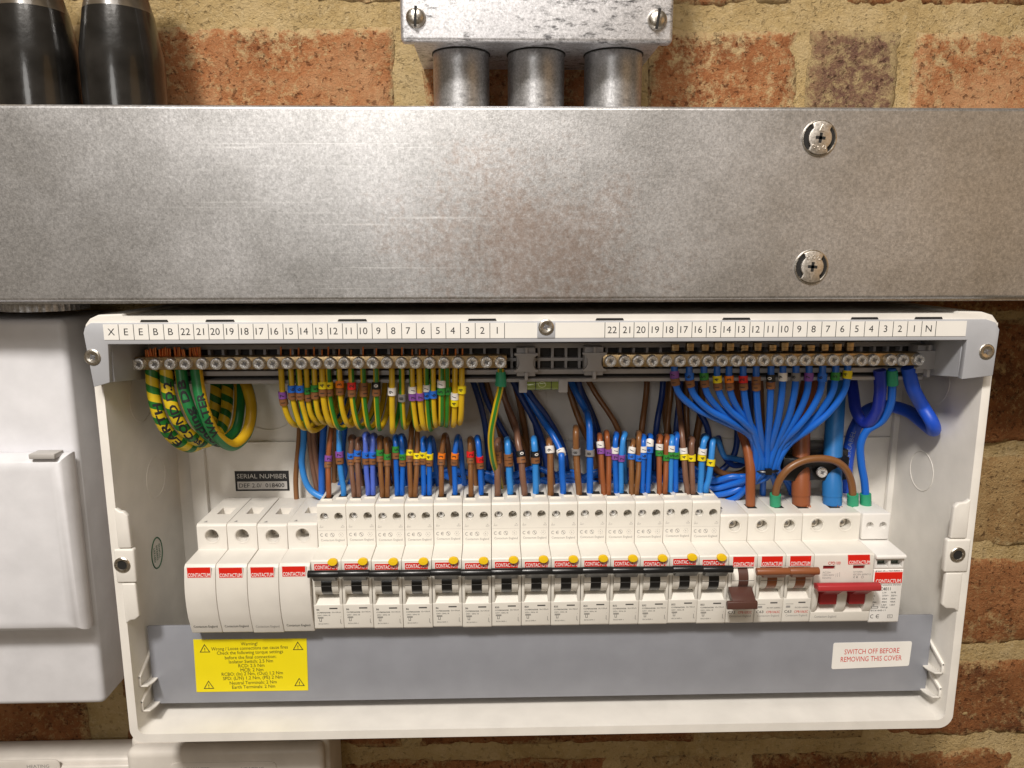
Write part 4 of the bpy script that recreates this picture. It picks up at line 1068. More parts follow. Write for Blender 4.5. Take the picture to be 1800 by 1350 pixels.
# four blank modules
def make_blank(x0, w, label):
    t = thing('blank_module', (x0, BY, BZ), label, 'blank module', 'blank modules at the left of the row')
    zt = -165.2
    pr = [(-12, -228), (-12, zt), (-60.6, zt), (-62, zt-1.3), (-62, -181.6), (-82.2, -182.2), (-83.4, -183.4)]
    for k in range(9): a = k/8; pr.append((-83.6-2.2*math.sin(math.pi*a*.92+.1), -184-32*a))
    pr += [(-80.2, -227.2), (-79, -228)]
    mb = MB(); mb.prism(pr, .14, w-.14, 'x'); b = mb.build('body', W_BLK, t, ORG, bev=.3, ang=20)
    cm = MB(); cm.lathe((9.2, -45, -172.9), (0, -1, 0), [(3.7, 0), (3.7, 13.5), (4.1, 16), (4.3, 19)], 28)
    cm.box(6.2, 14.6, -44, -32, zt-8, zt+3)
    cut(b, cutter(cm, ORG))
    mb = MB(); mb.ring((9.2, -62.0, -172.9), (0, 1, 0), 4.7, .25, 30); mb.build('terminal_ring', W_BLK, t, ORG)
    mb = MB(); mb.box(6.3, 14.5, -43.9, -32.1, zt-8, zt-5); mb.prism([(9.2-3.6, -172.9), (9.2+3.6, -172.9), (9.2+3.4, -176.2), (9.2-2, -176.4)], -52, -45.2, 'y'); mb.build('inner_clamp', STEEL, t, ORG)
    mb = MB(); mb.add([(3.2, -58.5, zt+.05), (5.6, -58.5, zt+.05), (4.6, -55.5, zt+.05)], [(0, 1, 2)]); mb.build('arrow_mark', GINK, t, ORG, smooth=False)
    badge(t, ORG, 2.3, 15.9, -189.6, -183.3, -84.9, -188.0, 2.3, 13.0)
    mb = MB(); fy = lambda z: -83.93+(-216-z)*(3.73/11.2)-.1
    text(mb, 'Contactum England', 1.75, lambda u, v: (9.2+u, fy(-222.8+v), -222.8+v), 14.2); mb.build('lettering', INK, t, ORG, smooth=False)
    return t
bl = None
for i, d in enumerate(('first blank module with red badge at the left end of the row', 'second blank module from the left end of the row', 'third blank module from the left, with the palest lettering', 'fourth blank module, touching the first black lever breaker')):
    x = -183.4+i*18.55
    if bl is None: bl = make_blank(x, 18.5, d)
    else:
        c_ = copy_tree(bl, (x, BY, BZ+(-.5 if i == 2 else 0)), d)
        if i == 2:                                          # the worn, pale print of the third blank
            for ch in c_.children:
                if ch.name.startswith('lettering'): ch.data = ch.data.copy(); ch.data.materials[0] = GINK

# main switch
X0 = 194.5; WI = 36.9
def lp(px, py, y): q = P(px, py, y); return q[0]-X0, q[2]
t = thing('main_switch', (X0, BY, BZ), 'double width main switch with bright red bar lever', 'main switch')
zt = -162.6
pr = [(-12, -226.5), (-12, zt), (-60.8, zt), (-62, zt-1.2), (-62, -180.3), (-81.2, -180.9), (-82, -181.7), (-82.3, -199.6), (-71, -200.6), (-71, -212), (-75, -213), (-82, -218.6), (-82, -219.6), (-81.2, -225.2), (-79.6, -226.5)]
mb = MB(); mb.prism(pr, .14, WI-.14, 'x')
for a, b2 in ((.17, 2.5), (14.4, 20.2), (31.8, WI-.17)):
    mb.prism([(-72, -200.3), (-82.34, -199.5), (-85.6, -205.5), (-84.6, -213), (-82.04, -218.7), (-75.2, -213.2), (-72, -212.2)], a, b2, 'x')
b = mb.build('body', W_BRK, t, ORG, bev=.45, seg=3)
cm = MB()
for cx in (9.3, 27.2): cm.cyl((cx, -52, -169.8), (0, -1, 0), 3.7, 12, 24)
for a, b2 in ((5.5, 13.0), (24.0, 31.4)): cm.box(a, b2, -84, -80.2, -190.9, -188.3)
cut(b, cutter(cm, ORG))
for cx in (9.3, 27.2):
    mb = MB(); mb.ring((cx, -62.0, -169.8), (0, 1, 0), 4.5, .28, 28); mb.build('terminal_ring', W_BRK, t, ORG)
    pozi(t, (cx, -55.5, -169.8), 3.5, STEEL, ORG, 1.0, 'terminal_screw', rot=.9)
for a, b2 in ((5.6, 12.9), (24.1, 31.3)):
    mb = MB(); mb.box(a, b2, -80.9, -80.1, -190.8, -188.4); mb.build('flag', RED_F, t, ORG)
for a, b2 in ((lp(1444, 1050, -86)[0], lp(1476, 1050, -86)[0]), (lp(1496, 1050, -86)[0], lp(1527, 1050, -86)[0])):
    mb = MB(); mb.prism([(-81.6, -201.2), (-84.6, -204.0), (-84.2, -212.8), (-74, -213.4), (-74, -201.4)], a, b2, 'x'); mb.prism([(-91.5, -198.8), (-93, -199.2), (-84.2, -206.5), (-83.5, -203.6)], a+.4, b2-.4, 'x'); mb.build('rocker', RED_H, t, ORG, bev=.6)
mb = MB(); mb.prism([(-92.6, -194.6), (-94.9, -195.6), (-95.4, -198.4), (-94.0, -199.6), (-88.5, -199.4), (-87.6, -196.6)], lp(1438.5, 1034, -95)[0], lp(1550, 1034, -95)[0], 'x'); mb.build('lever', RED_H, t, ORG, bev=.6, seg=3)
badge(t, ORG, 20.4, 34.4, -186.2, -180.0+.0, -82.1, -184.9, 2.4, 13.0) if False else None
mb = MB(); mb.prism([(20.2, -181.6), (33.6, -181.6), (34.3, -187.6), (20.8, -187.6)], -82.35, -81.9, 'y'); bd = mb.build('badge', BADGE, t, ORG)
mb = MB(); logo(mb, 'CONTACTUM', 27.6, -82.4, -186.3, 12.8, 2.2); mb.build('lettering', WINK, bd, ORG, smooth=False)
mb = MB()
def tx(s_, h, x, z, wd=None, bold=0.0, m=0, y=-82.36): text(mb, s_, h, lambda u, v: (x+u, y, z+v), wd, m, bold=bold, left=True)
tx('CPD100', 1.9, 8.4, -186.6, 7.6, .005, 1)
for k, s_ in enumerate(('AC22A', '230V/400V', '50/60Hz')): tx(s_, 1.15, 5.4, -192.6-k*1.75)
for k, s_ in enumerate(('In=100A', 'IEC/EN 60947-3')): tx(s_, 1.15, 24.4, -192.4-k*1.75)
ce(mb, 25.2, -195.9, -82.38, 1.3); circ(mb, 30.2, -195.9, -82.38, .8)
for k in range(3): quad(mb, 13.6+k*1.1, 13.8+k*1.1, -195.6, -193.4+k*.4, -82.38)
tx('Contactum England', 1.5, 2.6, -221.9, 13.6, y=-81.8)
mb.build('rating_print', [GINK, RINK], t, ORG, smooth=False)
for q in (.8, 21.4):
    mb = MB(); mb.box(q, q+7, -52, -42, zt-.2, zt+.06); mb.build('wire_entry', DARK, t, ORG)

# surge arrester
X0 = 231.4; WS = 18.6
t = thing('surge_arrester', (X0, BY, BZ), 'white surge arrester module with table of print at the right end', 'surge arrester')
pr = [(-12, -226.5), (-12, zt), (-60, zt), (-60, -180.3), (-83.4, -181.4), (-84.2, -182.2), (-84.2, -183.6), (-82.2, -184.0), (-82.2, -190.6), (-81.6, -190.8), (-81.6, -191.4), (-82.2, -191.6), (-81.6, -225.8), (-80.6, -226.8)]
mb = MB(); mb.prism(pr, .16, WS-.1, 'x'); b = mb.build('body', W_SPD, t, ORG, bev=.3)
cm = MB(); cm.box(1.6, 8.6, -85, -77, -189.4, -185.2); cm.box(10.0, 17.2, -85, -77, -189.4, -185.2); cut(b, cutter(cm, ORG))
mb = MB(); mb.box(1.7, 8.5, -77.6, -76.8, -189.3, -185.3); mb.box(10.1, 17.1, -77.6, -76.8, -189.3, -185.3); mb.build('status_window', flat('window_green', (.035, .05, .03), .25), t, ORG)
mb = MB(); mb.box(.5, WS-.3, -63.6, -40, -179.6, zt+.3); pl = mb.build('terminal_plug', W_SPD, t, ORG, bev=.8, seg=3)
cm = MB()
for cx in (5.3, 13.6): cm.cyl((cx, -54, -170.2), (0, -1, 0), 2.35, 12, 20)
cut(pl, cutter(cm, ORG))
mb = MB(); mb.cyl((5.3, -56, -170.2), (0, -1, 0), 2.3, .5, 20); mb.build('bore', DARK, pl, ORG)
mb = MB(); mb.cyl((13.6, -59, -170.2), (0, -1, 0), 2.2, .5, 20); mb.build('terminal_screw', flat('dull_steel', (.25, .25, .25), .5, .8), pl, ORG)
mb = MB(); mb.box(.9, 17.9, -82.5, -82, -200.0, -193.0); bd = mb.build('badge', BADGE, t, ORG)
mb = MB(); logo(mb, 'CONTACTUM', 9.4, -82.56, -198.6, 15.4, 2.3); mb.build('lettering', WINK, bd, ORG, smooth=False)
mb = MB()
def tx(s_, h, x, z, wd=None, bold=0.0): text(mb, s_, h, lambda u, v: (x+u, -82.2+(-191.6-z)*(.6/34)-.08, z+v), wd, bold=bold, left=True)
tx('green ok ... red defect !', 1.0, 1.2, -192.2, 16.0, .012)
tx('Surge Protective Device', 1.0, .6, -201.4, 17.0, .01)
tx('TPDC4011', 2.0, .4, -204.0, 11.2, .02)
for k, row in enumerate((('', 'L-N', 'N-PE'), ('Uc', '275V~', '255V~'), ('In', '20kA', '20kA'), ('Imax', '40kA', '40kA'), ('Up', '1.3kV', '1.5kV'))):
    for s_, x in zip(row, (.9, 6.9, 12.2)):
        if s_: tx(s_, 1.05, x, -206.4-k*2.05, bold=.015)
quad(mb, .8, 5.0, -216.9, -216.6, -81.8); quad(mb, .8, 5.0, -215.9, -215.6, -81.8); quad(mb, .8, 1.1, -216.9, -215.6, -81.8); quad(mb, 4.7, 5.0, -216.9, -215.6, -81.8)
tx('100A gL', 1.0, 6.6, -216.3, bold=.015); tx('IEC61643-11', 1.0, .6, -218.2, 9.2, .01)
ce(mb, 1.9, -222.2, -81.75, 2.6)
for a in (11.4, 14.3): quad(mb, a, a+.22, -223.4, -221.2, -81.75)
quad(mb, 11.4, 14.5, -221.4, -221.2, -81.75); quad(mb, 11.4, 14.5, -223.4, -223.2, -81.75); tx('T2', .9, 12.0, -222.3)
mb.build('rating_print', INK, t, ORG, smooth=False)
# ================================================================== CABLES
def PP(*pts): return [P(*p) for p in pts]
# --- wires rising from the breakers
UP = [ # breaker, colour, material, radius, base x, marker x, top (x, y), marker row, tags (None: the breaker's), rear course
 (0, 'brown', BROWN_R, 1.5, 578, 577, (585, 735), 800, None, 'U'), (0, 'blue', BLUE_L, 1.6, 604, 597, (595, 730), 793, None, 'U'),
 (1, 'brown', BROWN_G, 1.45, 622, 617, (617, 764), 796, None, 'A'), (1, 'brown', BROWN_G, 1.45, 631, 628, (630, 768), 791, None, 'A'),
 (1, 'blue', BLUE_P, 1.45, 647, 643, (642, 759), 794, None, 'A'), (1, 'blue', BLUE_P, 1.45, 656, 655, (655, 761), 794, None, 'A'),
 (2, 'brown', BROWN, 1.45, 672, 668, (667, 766), 790, None, 'A'), (2, 'brown', BROWN, 1.45, 681, 681, (679, 768), 797, None, 'A'),
 (2, 'blue', BLUE, 1.45, 698, 696, (695, 764), 784, None, 'A'), (2, 'blue', BLUE, 1.45, 707, 708, (704, 762), 797, None, 'A'),
 (3, 'brown', BROWN, 1.45, 722, 720, (724, 745), 790, None, 'U'), (3, 'brown', BROWN, 1.45, 730, 733, (734, 748), 796, None, 'U'),
 (3, 'blue', BLUE, 1.45, 745, 744, (744, 767), 794, None, 'A'), (3, 'blue', BLUE, 1.45, 755, 755, (756, 766), 797, None, 'A'),
 (4, 'brown', BROWN, 1.5, 776, 776, (781, 761), 796, None, 'A'), (4, 'blue', BLUE, 1.5, 800, 799, (804, 764), 796, None, 'A'),
 (5, 'brown', BROWN, 1.5, 828, 827, (826, 767), 793, None, 'A'), (5, 'blue', BLUE, 1.5, 846, 844, (838, 765), 802, None, 'A'),
 (6, 'brown', BROWN_G, 2.0, 875, 874, (875, 769), 793, None, 'A'), (6, 'blue', BLUE_L, 2.0, 897, 894, (891, 768), 797, None, 'A'),
 (7, 'brown', BROWN_G, 2.0, 922, 916, (911, 772), 792, None, (906, 748, 883, 690)), (7, 'blue', BLUE_L, 2.0, 942, 941, (938, 766), 792, None, 'A'),
 (8, 'brown', BROWN, 2.0, 968, 967, (965, 769), 784, None, 'A'), (8, 'blue', BLUE, 2.0, 990, 987, (986, 786), 790, None, (958, 745, 925, 690)),
 (9, 'brown', BROWN, 2.0, 1018, 1013, (1012, 747), 788, None, 'A'), (9, 'blue', BLUE, 2.1, 1037, 1037, (1036, 741), 790, None, (1030, 722, 1006, 676)),
 (10, 'brown', BROWN_R, 1.5, 1061, 1056, (1054, 761), 776, None, 'A'), (10, 'brown', BROWN_R, 1.5, 1070, 1070, (1066, 756), 789, ['violet'], 'A'),
 (10, 'blue', BLUE, 1.5, 1083, 1081, (1083, 759), 786, None, 'A'), (10, 'blue', BLUE_L, 1.5, 1092, 1092, (1098, 758), 799, ['violet'], 'A'),
 (11, 'brown', BROWN, 1.5, 1110, 1110, (1113, 771), 786, None, 'A'), (11, 'brown', BROWN, 1.5, 1119, 1123, (1123, 757), 799, ['blue'], 'A'),
 (11, 'blue', BLUE, 1.5, 1129, 1131, (1131, 763), 784, None, 'A'), (11, 'blue', BLUE, 1.5, 1139, 1142, (1143, 762), 774, None, 'A'),
 (12, 'brown', BROWN_R, 1.5, 1159, 1159, (1160, 763), 780, None, 'A'), (12, 'brown', BROWN_R, 1.5, 1169, 1171, (1172, 763), 798, ['green'], 'A'),
 (12, 'blue', BLUE_L, 1.5, 1178, 1180, (1181, 764), 783, None, 'A'), (12, 'blue', BLUE, 1.5, 1188, 1188, (1190, 759), 794, ['green'], 'A'),
 (13, 'brown', BROWN_G, 1.6, 1208, 1202, (1199, 758), 787, None, (1196, 735, 1190, 690)), (13, 'brown', BROWN_G, 1.6, 1218, 1216, (1216, 767), 799, ['yellow'], 'A'),
 (13, 'blue', BLUE_L, 1.7, 1231, 1234, (1240, 762), 788, None, 'A'), (13, 'blue', BLUE_L, 1.7, 1241, 1249, (1254, 768), 807, ['yellow'], (1262, 775, 1285, 805)),
]
cnt = {}
for u in UP: k = (u[0], u[1], tuple(u[8] or RC_TAGS[u[0]])); cnt[k] = cnt.get(k, 0)+1
seen = {}
for (i, colr, mat, r, bx, mx, (tx_, ty), mrow, tg, rear) in UP:
    tg2 = tg or RC_TAGS[i]; k = (i, colr, tuple(tg2)); seen[k] = seen.get(k, 0)+1
    yb = -48 if colr == 'brown' else -45
    by = 874 if colr == 'brown' else 869
    by -= (i/13)*2
    pts = [P(bx, by+6, yb+1), P(bx, by-10, yb), P((bx+mx)/2, (by+mrow)/2+8, yb), P(mx, mrow+12, -45)]
    ap = P(tx_, ty, -38)
    r *= 1.14 if r < 1.8 else 1.04; rr = r
    if rear == 'A':
        q = P((mx+tx_*2)/3, ty+13, -44); pts += [q, (ap[0], -40.5, ap[2]-rr), (ap[0]+.6, -33, ap[2]-rr-1.2), (ap[0]+1.5, -29, ap[2]-9), (ap[0]+2.5, -27, ap[2]-26), (ap[0]+4, -25, ap[2]-42)]
    elif rear == 'U':
        pts += [P((mx+tx_)/2, ty+30, -42), P(tx_, ty, -34), P(tx_+2, ty-30, -24), P(tx_+2, ty-75, -15)]
    else:
        a, b2, c, d = rear
        if b2 > ty: pts += [P(tx_-1, ty+10, -42), (ap[0], -39, ap[2]-rr), P(a, b2, -30), P((a+c)/2, (b2+d)/2+12, -26), P(c, d, -22), P(c+35, d+8, -20)]
        else: pts += [P(tx_, ty+8, -42), P((tx_+a)/2, (ty+b2)/2, -36), P(a, b2, -28), P(c, d, -20), P(c-10, d-40, -14)]
    first = seen[k] == 1
    ph = ''
    if cnt[k] == 2: ph = 'left ' if first else 'right '
    lab = f'{ph}{colr} wire tagged {tags(tg2)} dropping into a breaker'
    if cnt[k] == 2: lab = f'{"left" if first else "right"} of two {colr} wires tagged {tags(tg2)} dropping into a breaker'
    ob, pa = cable('live_wire' if colr == 'brown' else 'neutral_wire', pts, r, mat, lab, 'wire', f'{colr} wires rising from the breakers')
    markers(ob, pa, r, tg2, mrow, h=4.0 if len(tg2) > 1 else 4.4, turn=random.uniform(-.35, .35), wide=1.3)
# --- small earth wires looped under the left terminal bar
EW = [ # x at bar, marker row, tags, bottom shift, bottom row, stripe turn
 (494, 688, ['violet', 'brown'], 42, 752, 0.6),
 (511, 677, ['blue', 'brown'], 40, 757, 0.9),
 (525, 677, ['blue', 'brown'], 40, 761, 0.94),
 (538, 680, ['green', 'brown'], 34, 748, 0.9),
 (552, 676, ['green', 'brown'], 30, 747, 0.9),
 (566, 671, ['yellow', 'brown'], 30, 752, 0.8),
 (577, 671, ['yellow', 'brown'], 34, 757, 0.22),
 (596, 669, ['orange', 'brown'], 30, 752, 0.9),
 (617, 672, ['red', 'brown'], 26, 755, 0.3),
 (638, 672, ['brown', 'brown'], 20, 757, 0.22),
 (661, 671, ['black', 'brown'], 10, 758, 0.18),
 (689, 681, ['white'], 2, 763, 0.6),
 (706, 692, ['grey'], 8, 756, 0.0),
 (724, 679, ['slash', 'violet'], 18, 759, 0.9),
 (737, 690, ['violet'], 16, 757, 0.6),
 (749, 676, ['slash', 'blue'], 12, 759, 0.2),
 (761, 686, ['blue'], 8, 752, 0.9),
 (776, 669, ['slash', 'green'], 0, 750, 0.2),
 (786, 680, ['green'], -2, 752, 0.14),
 (800, 690, ['slash', 'yellow'], -4, 752, 0.6),
 (812, 678, ['yellow'], -6, 748, 0.7)]
cnt = {}
for e in EW: cnt[tuple(e[2])] = cnt.get(tuple(e[2]), 0)+1
seen = {}
for j, (x, mr, tg, sh, yb, ph) in enumerate(EW):
    k = tuple(tg); seen[k] = seen.get(k, 0)+1
    f = .25*sh
    dz = (j % 3)*1.2
    a = P(x, 650, -63.5)
    pts = [(a[0], -63.5, a[2]+2.5), P(x+f*.15, 672, -64-dz), P(x+f*.35, 700, -63.5-dz), P(x+f*1.0, 728, -61-dz)]
    bt = P(x+sh*.75, yb, -52)
    bt = (bt[0], bt[1], bt[2]+1.9)
    pts += [P(x+sh*.45, yb-9, -58.5-dz), bt, (bt[0]+sh*.10+1, -42, bt[2]+4), (bt[0]+sh*.16+2, -31, bt[2]+16), (bt[0]+sh*.18+2.5, -25, bt[2]+34), (bt[0]+sh*.18+2.5, -18, bt[2]+52)]
    lab = f'yellow and green wire tagged {tags(tg)} looped under the left bar'
    if cnt[k] == 2: lab = f'{"left" if seen[k] == 1 else "right"} of two earth wires tagged {tags(tg)} under the left bar'
    ob, pa = cable('earth_wire', pts, 1.72, EARTH, lab, 'wire', 'yellow and green wires under the left bar', n=16, phase=ph)
    markers(ob, pa, 1.72, tg, mr, h=4.2 if len(tg) > 1 else 4.6, turn=random.uniform(-.3, .3))
    mb = MB(); mb.cyl((a[0]+.3, -63, a[2]+8.6), (.05, 0, 1), .55, random.uniform(3, 5.2), 8)
    mb.build('bare_end', COPPER, ob, pa.p[0])
# --- four thick earth cables at the far left
BE = [
 ([(267, 650, -63.5), (270, 690, -65), (281, 733, -64), (303, 768, -58), (335, 785, -47), (362, 770, -36), (376, 728, -27), (380, 690, -22), (380, 655, -15)], 3.75, EARTH_TW, 'EARTH', 708, 'leftmost thick striped earth cable with EARTH handwritten along it', .0, INK),
 ([(292, 650, -63.5), (296, 690, -66), (309, 730, -66), (330, 762, -60), (360, 777, -47), (386, 760, -36), (398, 720, -27), (400, 690, -22), (400, 655, -15)], 3.75, EARTH_TW, '1st COND D.2', 672, 'second thick striped earth cable with handwriting ending D.2', .5, INK),
 ([(318, 650, -63.5), (324, 690, -66), (338, 728, -66), (358, 758, -60), (388, 776, -48), (412, 757, -37), (421, 715, -28), (420, 655, -16)], 3.5, EARTH_BIG, 'Bonding DB', 668, 'thick green and yellow earth cable with Bonding handwritten, third from left', .40, INK),
 ([(345, 650, -63.5), (351, 690, -67), (362, 730, -68), (380, 765, -62), (409, 783, -50), (433, 762, -38), (442, 718, -29), (432, 675, -22), (418, 655, -15)], 3.5, EARTH_BIG, 'WATER', 692, 'green earth cable with WATER handwritten in black, nearest the tagged wires', .14, INK)]
for pts, r, mat, word, row, lab, ph, ink in BE:
    pts = PP(*pts); ob, pa = cable('bonding_cable', pts, r, mat, lab, 'earth cable', 'thick earth cables at the left', n=24, phase=ph, step=1.2)
    s0 = pa.s_at_py(row); s1 = pa.s_at_py(776 if word != 'WATER' else 762)
    s_mid = (s0+s1)/2; L_ = abs(s1-s0)
    tm = MB()
    text(tm, word, 4.4, pa.on(s_mid, r+.07, -1, facing(pa, s_mid)), L_, bold=.05, cutl=.7)
    tm.build('handwriting', ink, ob, pa.p[0], smooth=False)
    mb = MB(); q = pa.p[0]
    for k in range(5):
        x = q[0]-2.8+k*1.4; mb.cyl((x, -63+random.uniform(-1, 1), q[2]+8), (random.uniform(-.15, .15), 0, 1), .75, random.uniform(3.8, 5.6), 8)
    mb.build('bare_strands', COPPER, ob, pa.p[0])
# --- green sleeved earth wire from the first screw
pts = PP((880, 648, -63.5), (880, 678, -64), (872, 715, -62), (863, 765, -58), (866, 805, -52), (878, 845, -38), (884, 880, -22))
ob, pa = cable('earth_wire', pts, 2.0, EARTH_W, 'yellow and green wire with green sleeve under the first earth screw', 'wire', n=16, phase=.075)
def sleeve(ob, pa, r, y0, y1, flare=1.0):
    a, b = sorted((pa.s_at_py(y0), pa.s_at_py(y1))); mb = MB(); pa.tube(mb, r, 16, a, b, uv=False, rfun=lambda s: 1+(flare-1)*abs((s-a)/(b-a))); mb.build('sleeve', GREEN_S, ob, pa.p[0], ang=50)
sleeve(ob, pa, 2.9, 654, 678, 1.18)
# --- blue neutral wires gathered from the right bar into the tie and on to the breakers
FAN = [(1185, 652, ['violet', 'brown']), (1211, 655, ['blue', 'brown']), (1237, 655, ['green', 'brown']), (1260, 660, ['yellow', 'brown']), (1281, 660, ['orange', 'brown']), (1306, 660, ['red', 'brown']),
       (1329, 661, ['brown', 'brown']), (1355, 658, ['black', 'brown']), (1376, 655, ['white']), (1399, 655, ['grey']), (1422, 655, ['violet']), (1446, 656, ['blue']), (1469, 654, ['green']), (1490, 651, ['yellow'])]
TIE = P(1345, 823, -40)
for j, (x, mr, tg) in enumerate(FAN):
    k = j-6.5; ox = k*3.6; oy = (-4 if j % 2 else 3)
    dx = 1345-x
    a = P(x, 646, -63)
    pts = [(a[0], -63, a[2]+2), P(x+dx*.008, 665, -64), P(x+dx*.05, 690, -63)]
    if dx > 60: pts += [P(x+dx*.25, 719, -58-(j % 2)*2), P(x+dx*.54, 741, -54-(j % 2)*3), P(x+dx*.84, 768+j*2, -48)]
    elif dx < -60: pts += [P(x+dx*.22, 724, -58-(j % 2)*2), P(x+dx*.45, 753, -53-(j % 2)*3), P(x+dx*.72, 783, -47)]
    else: pts += [P(x+dx*.25, 735, -56), P(x+dx*.62, 780, -48)]
    pts += [P(1345+ox*.9, 822, -40+oy)]
    tgt = (RCX[j]+9)                                  # breaker this wire belongs to
    bx_, _ = proj((tgt, -20, -150))
    jy = 834+((j*7) % 5)*6
    if j in (6, 9, 12, 13):
        pts += [P(1345+ox*1.9, 846, -34+oy*.5), P(1345+ox*2.4, 872, -24), P(1345+ox*2.5, 905, -16)]
    else:
        rk = (j*3) % 10; pts += [P(1345+ox*.8-12, 838+rk*.8, -37+oy), P(1296+ox*.4, 838+rk*4.2, -34+(rk % 3)*5), P(1258+ox*.4, 846+rk*4.0, -28+(rk % 3)*4)]
        px = 1345+ox*.6-130; n_ = 0
        while px > bx_+55 and n_ < 14:
            pts.append(P(px, jy+11*math.sin(px*.045+j*1.3), -21+3*math.sin(px*.03+j))); px -= 52; n_ += 1
        if px > bx_-10: pts += [P(bx_+26, jy-2, -22), P(bx_+6, 862, -18)]
        pts += [P(min(bx_, px)+2, 905, -15)]
    ob, pa = cable('neutral_wire', pts, 2.05, BLUE, f'blue wire tagged {tags(tg)} under the right terminal bar', 'wire', 'blue wires gathered under the right bar', step=2.2)
    markers(ob, pa, 2.05, tg, mr, h=4.3 if len(tg) > 1 else 5.0, turn=random.uniform(.0, .5), wide=1.22)
    q = pa.p[0]; mb = MB(); w = 2.1; hh = random.uniform(3.6, 5.6)
    mb.box(q[0]-w, q[0]+w, -64.5, -61, q[2]+8.2, q[2]+8.2+hh); mb.box(q[0]-w+.2, q[0]+w-.2, -64.8, -64.4, q[2]+8.2, q[2]+8.2+hh*.45)
    mb.build('crimped_end', BRASS, ob, pa.p[0], bev=.3)
mb = MB(); pts = [(TIE[0]+8.0*math.cos(a), TIE[1]-.5+6.2*math.sin(a), TIE[2]+.4*math.sin(a+.5)) for a in np.linspace(0, 2*math.pi, 28)]
pa = Path([np.array(p) for p in pts], raw=True); pa.tube(mb, 1.5, 8, uv=False, rn=1.0); mb.box(TIE[0]-2.6, TIE[0]+1.2, TIE[1]-8.6, TIE[1]-6, TIE[2]-2, TIE[2]+2)
tag(mb.build('cable_tie', BLK, None, TIE), 'black cable tie gathering the blue wires into one bunch', 'cable tie')
# --- supply tails, jumper and loops at the right
ob, pa = cable('supply_tail', PP((1408, 892, -44), (1408, 850, -42), (1408, 800, -36), (1410, 740, -30), (1420, 690, -24), (1428, 640, -18)), 5.6, BROWN_B, 'thick brown supply cable held by the black clamp', 'supply cable', n=24)
mb = MB(); pa.tube(mb, 5.15, 20, 0, pa.s_at_py(875), uv=False); 
def cuff(ob, pa, r, m, ya, yb): mb = MB(); a, b = sorted((pa.s_at_py(ya), pa.s_at_py(yb))); pa.tube(mb, r, 24, a, b, uv=False); return mb.build('sheath_end', m, ob, pa.p[0], ang=50)
cuff(ob, pa, 5.95, BROWN_B, 870, 846)
mb = MB()
for k in range(4): mb.cyl((P(1414+k*4, 884, -50)[0], -50, -163.4), (random.uniform(-.3, .3), 0, 1), .35, random.uniform(1.4, 2.6), 6)
mb.build('bare_strands', COPPER, ob, pa.p[0])
ob, pa = cable('supply_tail', PP((1463, 892, -44), (1463, 850, -42), (1464, 800, -36), (1467, 740, -30), (1470, 690, -24), (1472, 640, -18)), 5.9, BLUE_B, 'thick blue supply cable held by the black clamp', 'supply cable', n=24)
cuff(ob, pa, 6.2, BLUE_B, 871, 846)
mb = MB()
for k in range(4): mb.cyl((P(1468+k*4, 884, -50)[0], -50, -163.4), (random.uniform(-.3, .3), 0, 1), .35, random.uniform(1.2, 2.2), 6)
mb.build('bare_strands', COPPER, ob, pa.p[0])
ob, pa = cable('live_cable', PP((1319, 888, -46), (1319, 855, -46), (1319, 825, -45), (1314, 790, -41), (1304, 757, -34), (1296, 720, -26), (1292, 670, -16)), 3.1, BROWN_R, 'thick red brown cable entering the breaker that is switched down', 'live cable', n=16)
ob, pa = cable('jumper_wire', PP((1363, 893, -47), (1363, 870, -48), (1369, 846, -50), (1386, 824, -51), (1412, 810, -51), (1440, 806, -51), (1467, 810, -51), (1486, 824, -50), (1496, 846, -49), (1499, 870, -48), (1499, 893, -47)), 2.35, BROWN, 'arched brown jumper wire with green sleeves at both ends', 'jumper wire', n=16)
for s0, s1 in ((0, None), (None, 0)):
    L_ = pa.s[-1]; a, b = ((2.0, 9.8) if s0 == 0 else (L_-9.8, L_-2.0)); mb = MB(); pa.tube(mb, 3.5, 18, a, b, uv=False); mb.build('sleeve', GREEN_S, ob, pa.p[0], ang=50)
ob, pa = cable('neutral_cable', PP((1568, 648, -63), (1568, 680, -62), (1565, 712, -58), (1550, 740, -52), (1524, 757, -48), (1513, 780, -47), (1514, 815, -47), (1520, 850, -47), (1522, 893, -47)), 2.35, BLUE, 'blue wire with green sleeves linking the right bar to the surge arrester', 'neutral wire', n=16)
sleeve(ob, pa, 3.1, 651, 676, 1.15); L_ = pa.s[-1]; mb = MB(); pa.tube(mb, 3.5, 18, L_-9.8, L_-2, uv=False); mb.build('sleeve', GREEN_S, ob, pa.p[0], ang=50)
cable('neutral_cable', PP((1546, 650, -62), (1547, 690, -60), (1540, 725, -54), (1522, 745, -46), (1506, 725, -38), (1500, 690, -30), (1494, 645, -20)), 3.6, BLUE_D, 'thick dark blue cable bent into a U under the right bar', 'neutral cable', n=18)
ob, pa = cable('neutral_cable', PP((1596, 646, -63), (1604, 680, -62), (1622, 715, -56), (1638, 742, -61), (1641, 756, -57), (1622, 742, -44), (1594, 722, -28), (1560, 714, -18), (1524, 722, -16), (1502, 755, -18), (1491, 800, -20), (1486, 850, -20), (1488, 905, -18)), 4.1, plastic("bright_blue_sheath", (.012, .085, .60), .42, .04, 700, .05), 'thick bright blue cable looping out beside the right wall', 'neutral cable', n=18)
tm = MB(); s = pa.s_at_py(790); 
ss = [q for q in pa.s if proj(pa.at(q)[0])[0] < 1515]
sm = ss[len(ss)//3]; text(tm, 'REEL S.KABEL', 3.0, pa.on(sm, 4.16, -1, facing(pa, sm)), 30, cutl=.8); tm.build('lettering', plastic('pale_print', (.25, .32, .55), .5), ob, pa.p[0], smooth=False)
